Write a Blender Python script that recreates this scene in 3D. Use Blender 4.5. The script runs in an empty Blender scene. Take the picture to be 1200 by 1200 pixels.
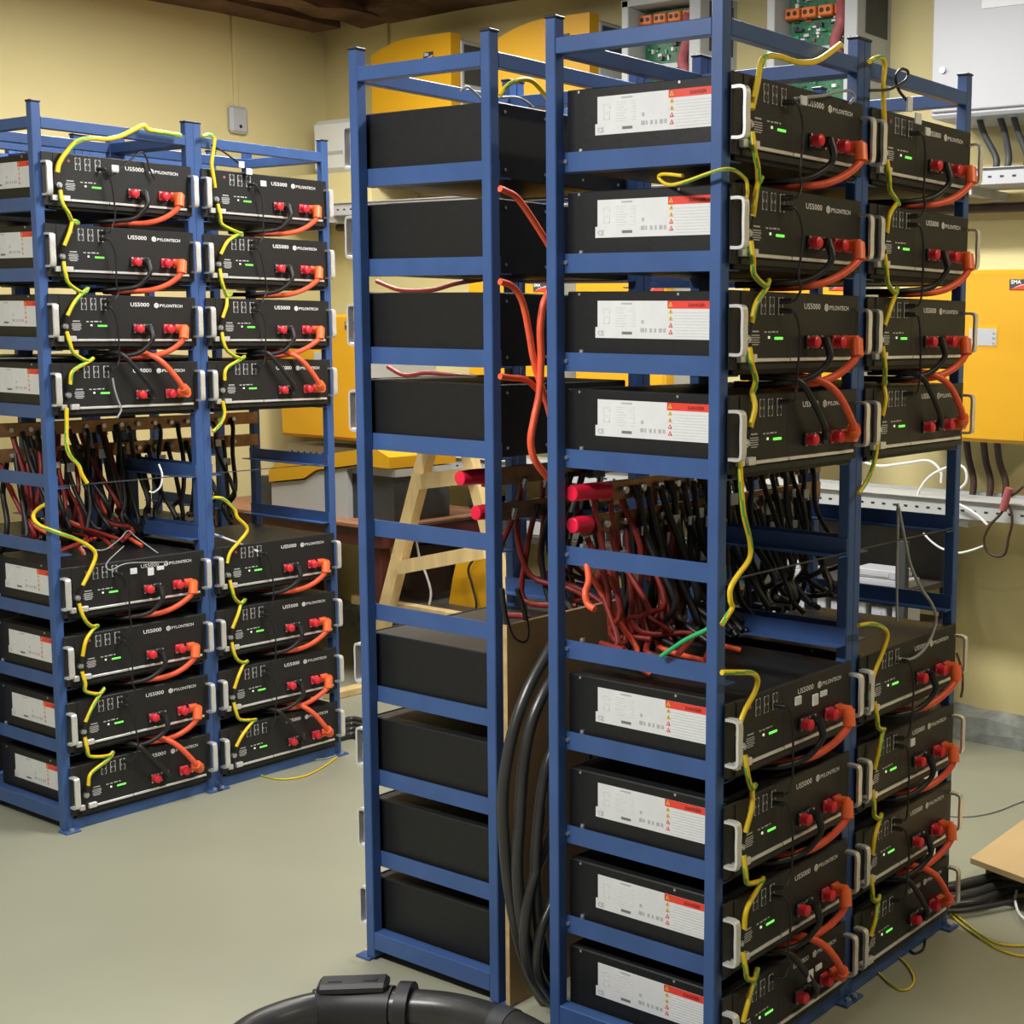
import bpy, bmesh, math, random
from mathutils import Vector, Matrix, Euler
random.seed(7)
D = bpy.data
COL = bpy.context.scene.collection
PI = math.pi

# ------------------------------------------------------------------ camera numbers
F, CX, CY = 1712.93, 889.16, 594.44
CAM = Vector((1.62455, -2.26580, 1.54146))
ROT = Euler((1.448091, -0.012856, 0.596016), 'XYZ')
RM = ROT.to_matrix()

def ray(px, py):
    return RM @ Vector(((px - CX) / F, -(py - CY) / F, -1.0))
def onx(px, py, x):
    d = ray(px, py); return CAM + d * ((x - CAM.x) / d.x)
def ony(px, py, y):
    d = ray(px, py); return CAM + d * ((y - CAM.y) / d.y)
def onz(px, py, z):
    d = ray(px, py); return CAM + d * ((z - CAM.z) / d.z)

# ------------------------------------------------------------------ materials
MATS = {}
def mat(name, col, rough=0.5, metal=0.0, noise=0.0, nscale=20.0, emit=None, estr=0.0, bump=0.0, spec=0.5, col2=None, stretch=None, trans=0.0):
    m = D.materials.new(name); m.use_nodes = True
    nt = m.node_tree; b = nt.nodes['Principled BSDF']
    b.inputs['Base Color'].default_value = (*col, 1)
    b.inputs['Roughness'].default_value = rough
    b.inputs['Metallic'].default_value = metal
    b.inputs['Specular IOR Level'].default_value = spec
    if trans: b.inputs['Transmission Weight'].default_value = trans
    if noise or bump:
        tc = nt.nodes.new('ShaderNodeTexCoord'); mp = nt.nodes.new('ShaderNodeMapping')
        nt.links.new(tc.outputs['Object'], mp.inputs['Vector'])
        if stretch: mp.inputs['Scale'].default_value = stretch
        n = nt.nodes.new('ShaderNodeTexNoise'); n.inputs['Scale'].default_value = nscale
        n.inputs['Detail'].default_value = 6
        nt.links.new(mp.outputs['Vector'], n.inputs['Vector'])
        if noise:
            r = nt.nodes.new('ShaderNodeValToRGB')
            c2 = col2 or tuple(min(1, c * (1 + noise)) for c in col)
            c1 = tuple(c * (1 - noise) for c in col) if not col2 else col
            r.color_ramp.elements[0].position = 0.3; r.color_ramp.elements[1].position = 0.7
            r.color_ramp.elements[0].color = (*c1, 1); r.color_ramp.elements[1].color = (*c2, 1)
            nt.links.new(n.outputs['Fac'], r.inputs['Fac'])
            nt.links.new(r.outputs['Color'], b.inputs['Base Color'])
        if bump:
            bp = nt.nodes.new('ShaderNodeBump'); bp.inputs['Strength'].default_value = bump; bp.inputs['Distance'].default_value = 0.01
            nt.links.new(n.outputs['Fac'], bp.inputs['Height']); nt.links.new(bp.outputs['Normal'], b.inputs['Normal'])
    if emit:
        b.inputs['Emission Color'].default_value = (*emit, 1); b.inputs['Emission Strength'].default_value = estr
    MATS[name] = m
    return m

M_BLUE = mat('navy_paint', (0.045, 0.098, 0.26), 0.40, 0, 0.10, 9, bump=0.04, spec=0.35)
M_CAP = mat('black_cap', (0.02, 0.02, 0.022), 0.5, 0, 0.1, 30)
M_CASE = mat('black_sheet', (0.0105, 0.0112, 0.0125), 0.48, 0, 0.12, 60, bump=0.05, spec=0.33)
M_FACE = mat('charcoal_face', (0.0165, 0.0165, 0.0165), 0.45, 0, 0.08, 90, bump=0.04, spec=0.36)
M_ALU = mat('brushed_aluminium', (0.80, 0.80, 0.80), 0.36, 0.6, 0.06, 120)
M_STEEL = mat('zinc_steel', (0.62, 0.64, 0.66), 0.35, 0.8, 0.1, 60)
M_WHITE = mat('white_print', (0.78, 0.78, 0.78), 0.5, 0, 0.03, 50)
M_DIM = mat('grey_print', (0.50, 0.50, 0.50), 0.6, 0, 0.05, 80)
M_STICK = mat('sticker_paper', (0.69, 0.705, 0.72), 0.45, 0, 0.03, 30)
M_INK = mat('sticker_ink', (0.42, 0.43, 0.44), 0.6, 0, 0.1, 90)
M_INKD = mat('sticker_dark_ink', (0.16, 0.16, 0.17), 0.6, 0, 0.1, 90)
M_PALE = mat('sticker_pale_ink', (0.66, 0.67, 0.67), 0.6, 0, 0.05, 200)
M_REDS = mat('sticker_red', (0.75, 0.055, 0.035), 0.45, 0, 0.05, 40)
M_REDD = mat('sticker_dark_red', (0.30, 0.012, 0.01), 0.5, 0, 0.05, 40)
M_YELS = mat('sticker_yellow', (0.80, 0.55, 0.05), 0.5, 0, 0.05, 40)
M_SOCK = mat('red_plastic', (0.72, 0.030, 0.045), 0.35, 0, 0.06, 60)
M_SOCKP = mat('orange_plastic', (0.95, 0.165, 0.045), 0.38, 0, 0.08, 60)
M_ORA = mat('orange_rubber', (0.86, 0.115, 0.045), 0.42, 0, 0.10, 60)
M_REDC = mat('red_rubber', (0.25, 0.022, 0.017), 0.45, 0, 0.15, 60)
M_BLK = mat('black_rubber', (0.012, 0.012, 0.013), 0.45, 0, 0.15, 60)
M_GRYC = mat('grey_cable', (0.30, 0.31, 0.31), 0.45, 0, 0.10, 60)
M_WHC = mat('white_cable', (0.75, 0.76, 0.75), 0.45, 0, 0.05, 60)
M_YEL = mat('yellow_wire', (0.80, 0.56, 0.015), 0.4, 0, 0.08, 60)
M_GRN = mat('green_wire', (0.10, 0.38, 0.06), 0.4, 0, 0.08, 60)
M_GREEN = mat('bright_green_wire', (0.03, 0.42, 0.14), 0.4, 0, 0.08, 60)
M_LED = mat('green_led', (0.1, 0.5, 0.05), 0.4, 0, emit=(0.20, 1.0, 0.12), estr=0.9, noise=0.02)
M_LEDW = mat('white_led', (0.7, 0.8, 0.6), 0.4, 0, emit=(0.8, 1.0, 0.6), estr=0.6, noise=0.02)
M_COP = mat('dull_copper', (0.30, 0.165, 0.085), 0.38, 0.7, 0.25, 25)
M_SLEEVE = mat('red_shrink_sleeve', (0.90, 0.018, 0.065), 0.35, 0, 0.08, 30)
M_WALL = mat('pale_yellow_wall_paint', (0.69, 0.60, 0.30), 0.75, 0, 0.05, 1.3, bump=0.06)
M_FLOOR = mat('pale_floor_coating', (0.305, 0.308, 0.228), 0.42, 0, 0.05, 1.6, bump=0.015)
M_PLINTH = mat('rough_grey_plaster', (0.25, 0.27, 0.25), 0.85, 0, 0.28, 16, bump=0.8)
M_BEAM = mat('dark_old_timber', (0.115, 0.058, 0.030), 0.75, 0, 0.45, 8, bump=0.5, stretch=(1, 1, 5))
M_PLANK = mat('dark_ceiling_boards', (0.035, 0.017, 0.009), 0.8, 0, 0.4, 5, bump=0.3)
M_PINE = mat('pale_pine', (0.68, 0.50, 0.235), 0.6, 0, 0.14, 7, bump=0.08, stretch=(3, 3, 0.4))
M_PLY = mat('brown_plywood', (0.30, 0.19, 0.085), 0.6, 0, 0.18, 6, bump=0.06, stretch=(1, 1, 0.3))
M_PLYE = mat('plywood_edge', (0.50, 0.34, 0.16), 0.7, 0, 0.2, 30)
M_PLYL = mat('light_plywood', (0.56, 0.40, 0.20), 0.55, 0, 0.12, 6, bump=0.05, stretch=(1, 0.3, 1))
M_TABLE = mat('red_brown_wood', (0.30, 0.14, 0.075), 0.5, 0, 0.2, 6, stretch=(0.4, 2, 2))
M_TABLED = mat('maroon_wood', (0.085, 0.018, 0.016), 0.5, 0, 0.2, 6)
M_YINV = mat('yellow_enamel', (0.66, 0.345, 0.006), 0.55, 0, 0.03, 4)
M_YINVD = mat('yellow_enamel_matte', (0.78, 0.40, 0.008), 0.45, 0, 0.03, 4)
M_GREYP = mat('light_grey_enamel', (0.46, 0.48, 0.48), 0.45, 0, 0.03, 5)
M_WCAB = mat('white_enamel', (0.46, 0.475, 0.51), 0.45, 0, 0.02, 5)
M_WPLA = mat('white_plastic', (0.76, 0.78, 0.78), 0.4, 0, 0.02, 5)
M_DGREY = mat('dark_grey_plastic', (0.045, 0.05, 0.055), 0.5, 0, 0.1, 30)
M_PCB = mat('green_board', (0.03, 0.16, 0.075), 0.5, 0, 0.45, 60)
M_ORT = mat('orange_terminal', (0.80, 0.20, 0.035), 0.45, 0, 0.1, 60)
M_BROWN = mat('dark_brown_plastic', (0.045, 0.022, 0.016), 0.5, 0, 0.2, 14)
M_HOSE = mat('black_hose', (0.035, 0.035, 0.034), 0.30, 0, 0.15, 14, bump=0.05)
M_SHELF = mat('dark_shelf_board', (0.06, 0.055, 0.045), 0.5, 0, 0.2, 9)
M_CLEAR = mat('smoky_plastic', (0.10, 0.10, 0.10), 0.2, 0, 0.1, 9)
M_PINK = mat('dusty_red_ribbon', (0.36, 0.09, 0.10), 0.6, 0, 0.15, 40)

# ------------------------------------------------------------------ mesh builder
class MB:
    def __init__(s): s.v = []; s.f = []; s.mi = []
    def add(s, vs, fs, m=0):
        o = len(s.v); s.v += [tuple(v) for v in vs]
        for f in fs: s.f.append([i + o for i in f]); s.mi.append(m)
        return s
    def box(s, x0, x1, y0, y1, z0, z1, m=0, bev=0.0):
        if x0 > x1: x0, x1 = x1, x0
        if y0 > y1: y0, y1 = y1, y0
        if z0 > z1: z0, z1 = z1, z0
        if bev <= 0:
            vs = [(x, y, z) for x in (x0, x1) for y in (y0, y1) for z in (z0, z1)]
            s.add(vs, [(0, 1, 3, 2), (4, 6, 7, 5), (0, 4, 5, 1), (2, 3, 7, 6), (0, 2, 6, 4), (1, 5, 7, 3)], m); return s
        lo = (x0, y0, z0); hi = (x1, y1, z1)
        bev = min(bev, 0.49 * min(hi[i] - lo[i] for i in range(3)))
        idx = {}; vs = []
        for sx in (0, 1):
            for sy in (0, 1):
                for sz in (0, 1):
                    sg = (sx, sy, sz)
                    for a in range(3):
                        p = []
                        for k in range(3):
                            e = hi[k] if sg[k] else lo[k]
                            if k != a: e += -bev if sg[k] else bev
                            p.append(e)
                        idx[(sg, a)] = len(vs); vs.append(tuple(p))
        fs = []
        for a in range(3):
            b, c = [(1, 2), (0, 2), (0, 1)][a]
            for sd in (0, 1):
                q = []
                for (u, w) in ((0, 0), (1, 0), (1, 1), (0, 1)):
                    sg = [0, 0, 0]; sg[a] = sd; sg[b] = u; sg[c] = w; q.append(idx[(tuple(sg), a)])
                fs.append(q)
            for u in (0, 1):
                for w in (0, 1):
                    s0 = [0, 0, 0]; s0[b] = u; s0[c] = w; s1 = list(s0); s1[a] = 1
                    fs.append([idx[(tuple(s0), b)], idx[(tuple(s1), b)], idx[(tuple(s1), c)], idx[(tuple(s0), c)]])
        for sx in (0, 1):
            for sy in (0, 1):
                for sz in (0, 1):
                    fs.append([idx[((sx, sy, sz), a)] for a in range(3)])
        return s.add(vs, fs, m)
    def tube(s, pts, r, n=8, m=0, stripe=None, caps=True):
        pts = [Vector(p) for p in pts]; k = len(pts)
        rs = r if isinstance(r, (list, tuple)) else [r] * k
        t = [(pts[min(i + 1, k - 1)] - pts[max(i - 1, 0)]).normalized() for i in range(k)]
        a = Vector((0, 0, 1)) if abs(t[0].z) < 0.9 else Vector((1, 0, 0))
        u = t[0].cross(a).normalized(); vs = []; o = len(s.v)
        for i in range(k):
            u = (u - t[i] * u.dot(t[i]))
            u = u.normalized() if u.length > 1e-6 else t[i].orthogonal().normalized()
            w = t[i].cross(u)
            for j in range(n):
                an = 2 * PI * j / n
                vs.append(pts[i] + (u * math.cos(an) + w * math.sin(an)) * rs[i])
        s.v += [tuple(v) for v in vs]
        for i in range(k - 1):
            for j in range(n):
                s.f.append([o + i * n + j, o + i * n + (j + 1) % n, o + (i + 1) * n + (j + 1) % n, o + (i + 1) * n + j])
                mm = m
                if stripe is not None and (j + i // 4) % n in (0, 1): mm = stripe
                s.mi.append(mm)
        if caps:
            s.f.append([o + j for j in range(n)][::-1]); s.mi.append(m)
            s.f.append([o + (k - 1) * n + j for j in range(n)]); s.mi.append(m)
        return s
    def cyl(s, p0, p1, r, n=14, m=0, r1=None):
        p0, p1 = Vector(p0), Vector(p1)
        return s.tube([p0, p1], [r, r if r1 is None else r1], n, m)
    def prism(s, poly, axis, a0, a1, m=0):
        n = len(poly)
        def P(q, a):
            if axis == 'y': return (q[0], a, q[1])
            if axis == 'x': return (a, q[0], q[1])
            return (q[0], q[1], a)
        vs = [P(q, a0) for q in poly] + [P(q, a1) for q in poly]
        fs = [list(range(n))[::-1], list(range(n, 2 * n))] + [[i, (i + 1) % n, n + (i + 1) % n, n + i] for i in range(n)]
        return s.add(vs, fs, m)
    def text(s, body, size, org, u, v, depth=0.0004, m=0, bold=0.0, width=None):
        vs, fs = text_geo(body, depth, bold)
        xs = [q[0] for q in vs]; x0, x1 = min(xs), max(xs)
        sc = size; su = size if width is None else width / (x1 - x0)
        u, v, org = Vector(u), Vector(v), Vector(org); w = u.cross(v)
        return s.add([org + u * ((q[0] - x0) * su) + v * (q[1] * sc) + w * (q[2] * 1.0) for q in vs], fs, m)
    def build(s, name, mats, parent=None, smooth=False, loc=None):
        me = D.meshes.new(name); me.from_pydata(s.v, [], s.f)
        if not isinstance(mats, (list, tuple)): mats = [mats]
        for mm in mats: me.materials.append(mm)
        me.polygons.foreach_set('material_index', s.mi)
        bm = bmesh.new(); bm.from_mesh(me); bmesh.ops.recalc_face_normals(bm, faces=bm.faces); bm.to_mesh(me); bm.free()
        if smooth:
            me.polygons.foreach_set('use_smooth', [True] * len(me.polygons))
            me.set_sharp_from_angle(angle=math.radians(50))
        me.update()
        ob = D.objects.new(name, me); COL.objects.link(ob)
        if parent: ob.parent = parent
        if loc is not None: ob.location = loc
        return ob

_tc = {}
def text_geo(body, depth, bold):
    key = (body, depth, bold)
    if key not in _tc:
        c = D.curves.new('lettering', 'FONT'); c.body = body; c.size = 1.0; c.offset = bold; c.resolution_u = 2
        o = D.objects.new('lettering', c); COL.objects.link(o)
        bpy.context.view_layer.update()
        me = o.evaluated_get(bpy.context.evaluated_depsgraph_get()).to_mesh()
        vs = [tuple(q.co) for q in me.vertices]; fs = [list(p.vertices) for p in me.polygons]
        n = len(vs)
        v2 = [(a, b, depth) for a, b, _ in vs]
        o.to_mesh_clear(); D.objects.remove(o); D.curves.remove(c)
        _tc[key] = (v2, fs)
    return _tc[key]

def empty(name, loc=(0, 0, 0), rz=0.0):
    o = D.objects.new(name, None); o.empty_display_size = 0.05; COL.objects.link(o)
    o.location = loc; o.rotation_euler = (0, 0, rz); return o
def tag(o, label=None, cat=None, group=None, kind=None):
    if label: o['label'] = label
    if cat: o['category'] = cat
    if group: o['group'] = group
    if kind: o['kind'] = kind
    return o
KIDS = {}
def copy_tree(o, parent=None):
    c = o.copy(); COL.objects.link(c)
    if parent is not None: c.parent = parent
    for ch in list(o.children): copy_tree(ch, c)
    return c

def spline(pts, per=6):
    p = [Vector(q) for q in pts]
    if len(p) < 3: return p
    p = [p[0] * 2 - p[1]] + p + [p[-1] * 2 - p[-2]]
    out = []
    for i in range(1, len(p) - 2):
        for k in range(per):
            t = k / per; t2 = t * t; t3 = t2 * t
            out.append(0.5 * ((2 * p[i]) + (p[i + 1] - p[i - 1]) * t + (2 * p[i - 1] - 5 * p[i] + 4 * p[i + 1] - p[i + 2]) * t2 + (3 * p[i] - p[i - 1] - 3 * p[i + 1] + p[i + 2]) * t3))
    out.append(p[-2]); return out

def cable(name, label, pts, r, mats, group=None, ends=(), tags=(), n=8, per=6, stripe=False, cat='cable'):
    """a cable thing; ends: (part name, p0, p1, radius, material); tags: small paper flags"""
    pts = [Vector(q) for q in pts]
    base = pts[0].copy()
    if stripe: n = 12; r = r * 1.12
    mb = MB(); mb.tube([q - base for q in spline(pts, per)], r, n, 0, 1 if stripe else None)
    if not ends and not tags:
        o = mb.build(name, mats, None, True, base)
        return tag(o, label, cat, group)
    root = empty(name, base)
    mb.build('cable_run', mats, root, True)
    for (pn, p0, p1, rr, mm) in ends:
        e = MB(); e.cyl(Vector(p0) - base, Vector(p1) - base, rr, 10); e.build(pn, mm, root, True)
    for (c, sz) in tags:
        e = MB(); c = Vector(c) - base
        e.box(c.x - 0.002, c.x + 0.002, c.y - sz[0], c.y + sz[0], c.z - sz[1], c.z + sz[1], 0, 0.0008)
        e.build('paper_flag', M_STICK, root)
    return tag(root, label, cat, group)

# ------------------------------------------------------------------ rack geometry
W, DP, H, S = 0.52, 0.4416, 2.155, 0.0275
Z = [None, 1.8886, 1.6855, 1.4843, 1.2841, 1.0793, 0.8781, 0.6790, 0.4715, 0.2692, 0.0717]
RH = 0.039
XB, YB = -1.06478, 0.02833
XC, YC, TC = -2.48046, 0.09207, -0.010917

def tfA(x, y, z): return Vector((x, y, z))
def tfB(x, y, z): return Vector((XB - x, YB + y, z))
def tfC(x, y, z):
    return Vector((XC + math.cos(TC) * x - math.sin(TC) * y, YC + math.sin(TC) * x + math.cos(TC) * y, z))

def tfD(x, y, z): return tfC(-1.0648 - x, y, z)

def make_rack():
    # local origin: front plane centre at floor; x in front, y across
    root = empty('rack_frame'); h = W / 2
    for sx in (0, 1):
        for sy in (0, 1):
            x0 = -S if sx else -DP; y0 = h - S if sy else -h
            MB().box(x0, x0 + S, y0, y0 + S, 0.006, H - 0.004, 0, 0.002).build('post', M_BLUE, root)
            MB().box(x0 - 0.002, x0 + S + 0.002, y0 - 0.002, y0 + S + 0.002, H - 0.004, H + 0.002, 0, 0.002).build('post_cap', M_CAP, root)
            xc, yc = x0 + S / 2, y0 + S / 2
            ox = 0.018 if sx else -0.018
            fp = MB(); fp.box(xc - 0.024 + ox, xc + 0.024 + ox, yc - 0.024, yc + 0.024, 0, 0.006, 0, 0.0015)
            f = fp.build('foot_plate', M_BLUE, root)
            MB().cyl((xc + ox * 1.7, yc, 0.006), (xc + ox * 1.7, yc, 0.013), 0.007, 6).build('anchor_bolt', M_STEEL, f)
    for sy in (0, 1):
        y0 = h - S if sy else -h
        MB().box(-DP + S, -S, y0 + 0.001, y0 + S - 0.001, 2.080, 2.112, 0, 0.0015).build('top_beam', M_BLUE, root)
        MB().box(-DP + S, -S, y0 + 0.001, y0 + S - 0.001, 0.028, 0.0717, 0, 0.0015).build('bottom_beam', M_BLUE, root)
    for x0 in (-S, -DP):
        MB().box(x0 + 0.001, x0 + S - 0.001, -h + S, h - S, 2.080, 2.112, 0, 0.0015).build('top_beam', M_BLUE, root)
        MB().box(x0 + 0.001, x0 + S - 0.001, -h + S, h - S, 0.0, 0.034, 0, 0.0015).build('bottom_beam', M_BLUE, root)
    for i in range(1, 11):
        for sg in (-1, 1):
            ya, yb, yc = sg * (h - S), sg * (h - S - 0.003), sg * (h - S - 0.036)
            r = MB(); r.box(-DP + 0.002, -0.002, ya, yb, Z[i] - RH, Z[i]); r.box(-DP + 0.002, -0.002, yb, yc, Z[i] - RH, Z[i] - RH + 0.003)
            rr = r.build('support_rail', M_BLUE, root)
            if i < 10 and sg < 0:
                b = MB(); b.cyl((-DP + S + 0.004, ya - 0.004, Z[i] - 0.018), (-DP + S + 0.004, ya + 0.002, Z[i] - 0.018), 0.0045, 8)
                b.build('rail_bolt', M_STEEL, rr, True)
                b = MB(); b.cyl((-DP + S + 0.036, yb + 0.008, Z[i] - 0.005), (-DP + S + 0.036, yb + 0.008, Z[i] + 0.006), 0.0055, 8); b.cyl((-DP + S + 0.036, yb + 0.003, Z[i]), (-DP + S + 0.036, yb + 0.008, Z[i]), 0.0035, 8)
                b.build('rail_bolt', M_STEEL, rr, True)
    MB().box(-0.006, -0.003, -h + S, h - S, 1.047, 1.050).build('tie_strip', M_DGREY, root)
    return root

def make_battery():
    # local origin: front plane, middle, underside; casing 161 mm tall
    root = empty('battery_module')
    def yy(a): return a - W / 2
    def zz(a): return a + 0.036        # a is measured from the rail top
    c = MB(); c.box(-0.418, 0.003, -0.221, 0.221, 0, 0.161, 0, 0.0025)
    cs = c.build('casing', M_CASE, root)
    sc = MB()
    for k in range(4):
        sc.cyl((-0.418, -0.19 + k * 0.127, 0.02), (-0.4195, -0.19 + k * 0.127, 0.02), 0.0035, 8)
        sc.cyl((-0.418, -0.19 + k * 0.127, 0.142), (-0.4195, -0.19 + k * 0.127, 0.142), 0.0035, 8)
    sc.cyl((-0.385, -0.221, 0.155), (-0.385, -0.2222, 0.155), 0.003, 8); sc.cyl((-0.13, -0.221, 0.155), (-0.13, -0.2222, 0.155), 0.003, 8)
    sc.build('casing_screws', M_STEEL, cs, True)
    f = MB(); f.box(0.003, 0.0095, yy(0.019), yy(0.501), 0.010, 0.1625, 0, 0.0015)
    f.box(0.0095, 0.0115, yy(0.052), yy(0.482), 0.024, 0.161, 0, 0.0008)
    f.box(0.0095, 0.0125, yy(0.048), yy(0.486), 0.010, 0.0225, 0, 0.001)
    fp = f.build('front_panel', M_FACE, root)
    s_ = MB(); s_.box(0.0115, 0.0118, yy(0.2195), yy(0.2205), 0.024, 0.161); s_.build('panel_seam', M_CAP, fp)
    X = 0.0115
    t = MB()
    t.box(X, X + 0.006, yy(0.098), yy(0.218), 0.0255, 0.0325, 0, 0.001); t.box(X, X + 0.006, yy(0.221), yy(0.478), 0.0255, 0.0325, 0, 0.001)
    t.build('trim_strip', M_ALU, root)
    for a, b in ((0.040, 0.057), (0.070, 0.095)):
        MB().box(0.0095, X + 0.010, yy(a), yy(b), 0.025, 0.041, 0, 0.0012).build('strip_bracket', M_ALU, root)
    for y in (0.0235, 0.4965):
        h = MB(); a, b = zz(0.004), zz(0.096)
        P = spline([(0.009, yy(y), b), (0.030, yy(y), b), (0.0385, yy(y), b - 0.008), (0.0385, yy(y), (a + b) / 2), (0.0385, yy(y), a + 0.008), (0.030, yy(y), a), (0.009, yy(y), a)], 4)
        # flat bar handle: rectangular section
        k = len(P)
        vs = []; fs = []
        for i in range(k):
            tg = (P[min(i + 1, k - 1)] - P[max(i - 1, 0)]).normalized(); nn = Vector((0, 1, 0)).cross(tg).normalized()
            for (du, dv) in ((-0.0078, -0.003), (0.0078, -0.003), (0.0078, 0.003), (-0.0078, 0.003)):
                vs.append(P[i] + Vector((0, du, 0)) + nn * dv)
            if i:
                for j in range(4): fs.append([(i - 1) * 4 + j, (i - 1) * 4 + (j + 1) % 4, i * 4 + (j + 1) % 4, i * 4 + j])
        fs.append([0, 1, 2, 3]); fs.append([4 * (k - 1) + j for j in range(4)])
        h.add(vs, fs); h.build('handle', M_ALU, root, True)
    g = MB(); g.cyl((X, yy(0.063), zz(0.033)), (X + 0.010, yy(0.063), zz(0.033)), 0.0085, 12); g.cyl((X + 0.010, yy(0.063), zz(0.033)), (X + 0.014, yy(0.063), zz(0.033)), 0.005, 6)
    g.build('grounding_screw', M_STEEL, root, True)
    for y in (0.126, 0.156, 0.188):
        for z in (0.108, 0.090):
            p = MB(); p.box(X, X + 0.0012, yy(y - 0.0085), yy(y + 0.0085), zz(z - 0.0085), zz(z + 0.0085), 1)
            p.box(X + 0.0012, X + 0.0020, yy(y - 0.0065), yy(y + 0.0065), zz(z - 0.0065), zz(z + 0.0065), 0)
            p.box(X + 0.0012, X + 0.0022, yy(y - 0.002), yy(y + 0.002), zz(z + 0.005), zz(z + 0.0088), 0); p.box(X + 0.0012, X + 0.0022, yy(y - 0.002), yy(y + 0.002), zz(z - 0.0088), zz(z - 0.005), 0)
            p.build('port', [M_CAP, M_DIM], root)
    MB().cyl((X, yy(0.098), zz(0.105)), (X + 0.001, yy(0.098), zz(0.105)), 0.0045, 10).build('warning_dot', M_PINK, root)
    tx = MB(); tx.text('US5000', 0.0165, (X + 0.0003, yy(0.276), zz(0.095)), (0, 1, 0), (0, 0, 1), bold=0.012, width=0.062)
    tx.build('model_lettering', M_WHITE, root)
    tx = MB(); tx.text('PYLONTECH', 0.0125, (X + 0.0003, yy(0.374), zz(0.0945)), (0, 1, 0), (0, 0, 1), bold=0.014, width=0.078)
    cy, cz = yy(0.3625), zz(0.099)
    for k in range(6):
        a0, a1 = PI / 6 + k * PI / 3, PI / 6 + (k + 1) * PI / 3
        if k == 1 or k == 4: pass
        pts = [(X + 0.0007, cy + math.cos(a) * r, cz + math.sin(a) * r) for a, r in ((a0, 0.0085), (a1, 0.0085), (a1, 0.0052), (a0, 0.0052))]
        tx.add(pts, [(0, 1, 2, 3)])
    tx.box(X + 0.0003, X + 0.0007, cy - 0.0012, cy + 0.0012, cz - 0.0085, cz + 0.0005)
    tx.box(X + 0.0003, X + 0.0007, cy - 0.003, cy + 0.003, cz - 0.003, cz + 0.003)
    tx.build('maker_lettering', M_WHITE, root)
    tx = MB()
    tx.box(X, X + 0.0004, yy(0.090), yy(0.112), zz(0.047), zz(0.050))
    for k in range(5):
        w_ = (0.028, 0.031, 0.026, 0.030, 0.022)[k]
        tx.box(X, X + 0.0004, yy(0.101 - w_ / 2), yy(0.101 + w_ / 2), zz(0.040 - k * 0.0045), zz(0.042 - k * 0.0045))
    for y0, y1, z in ((0.132, 0.140, 0.046), (0.145, 0.153, 0.046), (0.157, 0.170, 0.0465), (0.174, 0.180, 0.0465)):
        tx.box(X, X + 0.0004, yy(y0), yy(y1), zz(z), zz(z + 0.003))
    tx.build('small_print', M_DIM, root)
    MB().box(X, X + 0.0015, yy(0.145), yy(0.150), zz(0.0345), zz(0.0395)).build('status_light', M_LEDW, root)
    MB().box(X, X + 0.0022, yy(0.167), yy(0.197), zz(0.0325), zz(0.0380), 0, 0.001).build('charge_light', M_LED, root)
    for y, mm in ((0.294, M_SOCK), (0.397, M_SOCK)):
        k = MB(); big = y > 0.35
        k.box(X, X + 0.006, yy(y - 0.014), yy(y + 0.014), zz(0.014), zz(0.042), 0 if big else 1, 0.002)
        k.cyl((X + 0.006, yy(y), zz(0.028)), (X + 0.024, yy(y), zz(0.028)), 0.0125, 14, 0)
        k.cyl((X + 0.024, yy(y), zz(0.028)), (X + 0.027, yy(y), zz(0.028)), 0.0125, 14, 0, 0.009)
        so = k.build('power_socket', [mm, M_CAP], root, True)
        b = MB()
        for dy in (-0.011, 0.011):
            for dz in (-0.011, 0.011): b.cyl((X + 0.006, yy(y + dy), zz(0.028 + dz)), (X + 0.008, yy(y + dy), zz(0.028 + dz)), 0.0028, 6)
        b.build('socket_screws', M_STEEL, so)
    for y, mm in ((0.326, M_CAP), (0.436, M_SOCK)):
        k = MB(); k.box(X, X + 0.006, yy(y - 0.014), yy(y + 0.014), zz(0.014), zz(0.042), 0, 0.002)
        so = k.build('power_socket', mm, root, True)
        b = MB()
        for dy in (-0.011, 0.011):
            for dz in (-0.011, 0.011): b.cyl((X + 0.006, yy(y + dy), zz(0.028 + dz)), (X + 0.008, yy(y + dy), zz(0.028 + dz)), 0.0028, 6)
        b.build('socket_screws', M_STEEL, so)
    # sticker on the left side
    ys = -0.221
    st = MB(); x0, x1, xr = -0.336, -0.012, -0.156
    zb, zt = zz(0.031), zz(0.106)
    st.box(x0, x1, ys - 0.0006, ys, zb, zt, 0); st.box(x0 - 0.006, x0 + 0.02, ys - 0.0005, ys, zb, zb + 0.022, 0)
    def r(u0, u1, v0, v1, m): st.box(x0 + u0, x0 + u1, ys - 0.0010, ys - 0.0006, zb + v0, zb + v1, m)
    st.box(xr, x1, ys - 0.0010, ys - 0.0006, zt - 0.0150, zt, 1)
    for k in range(9): r(0.196, 0.318, 0.0055 + k * 0.0058, 0.0078 + k * 0.0058, 5)
    for k in range(8):
        r(0.048, 0.048 + (0.022, 0.026, 0.019, 0.024, 0.028, 0.020, 0.016, 0.023)[k], 0.024 + k * 0.0052, 0.0262 + k * 0.0052, 5)
        r(0.084 + (k % 3) * 0.003, 0.098, 0.024 + k * 0.0052, 0.0262 + k * 0.0052, 5)
    r(0.062, 0.090, 0.068, 0.071, 2)
    r(0.064, 0.090, 0.008, 0.0135, 3)
    for k in range(6): r(0.112 + k * 0.0115, 0.112 + k * 0.0115 + (0.009, 0.004, 0.006, 0.005, 0.008, 0.006)[k], 0.013, 0.021, 2)
    r(0.114, 0.120, 0.030, 0.037, 2)
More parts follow.
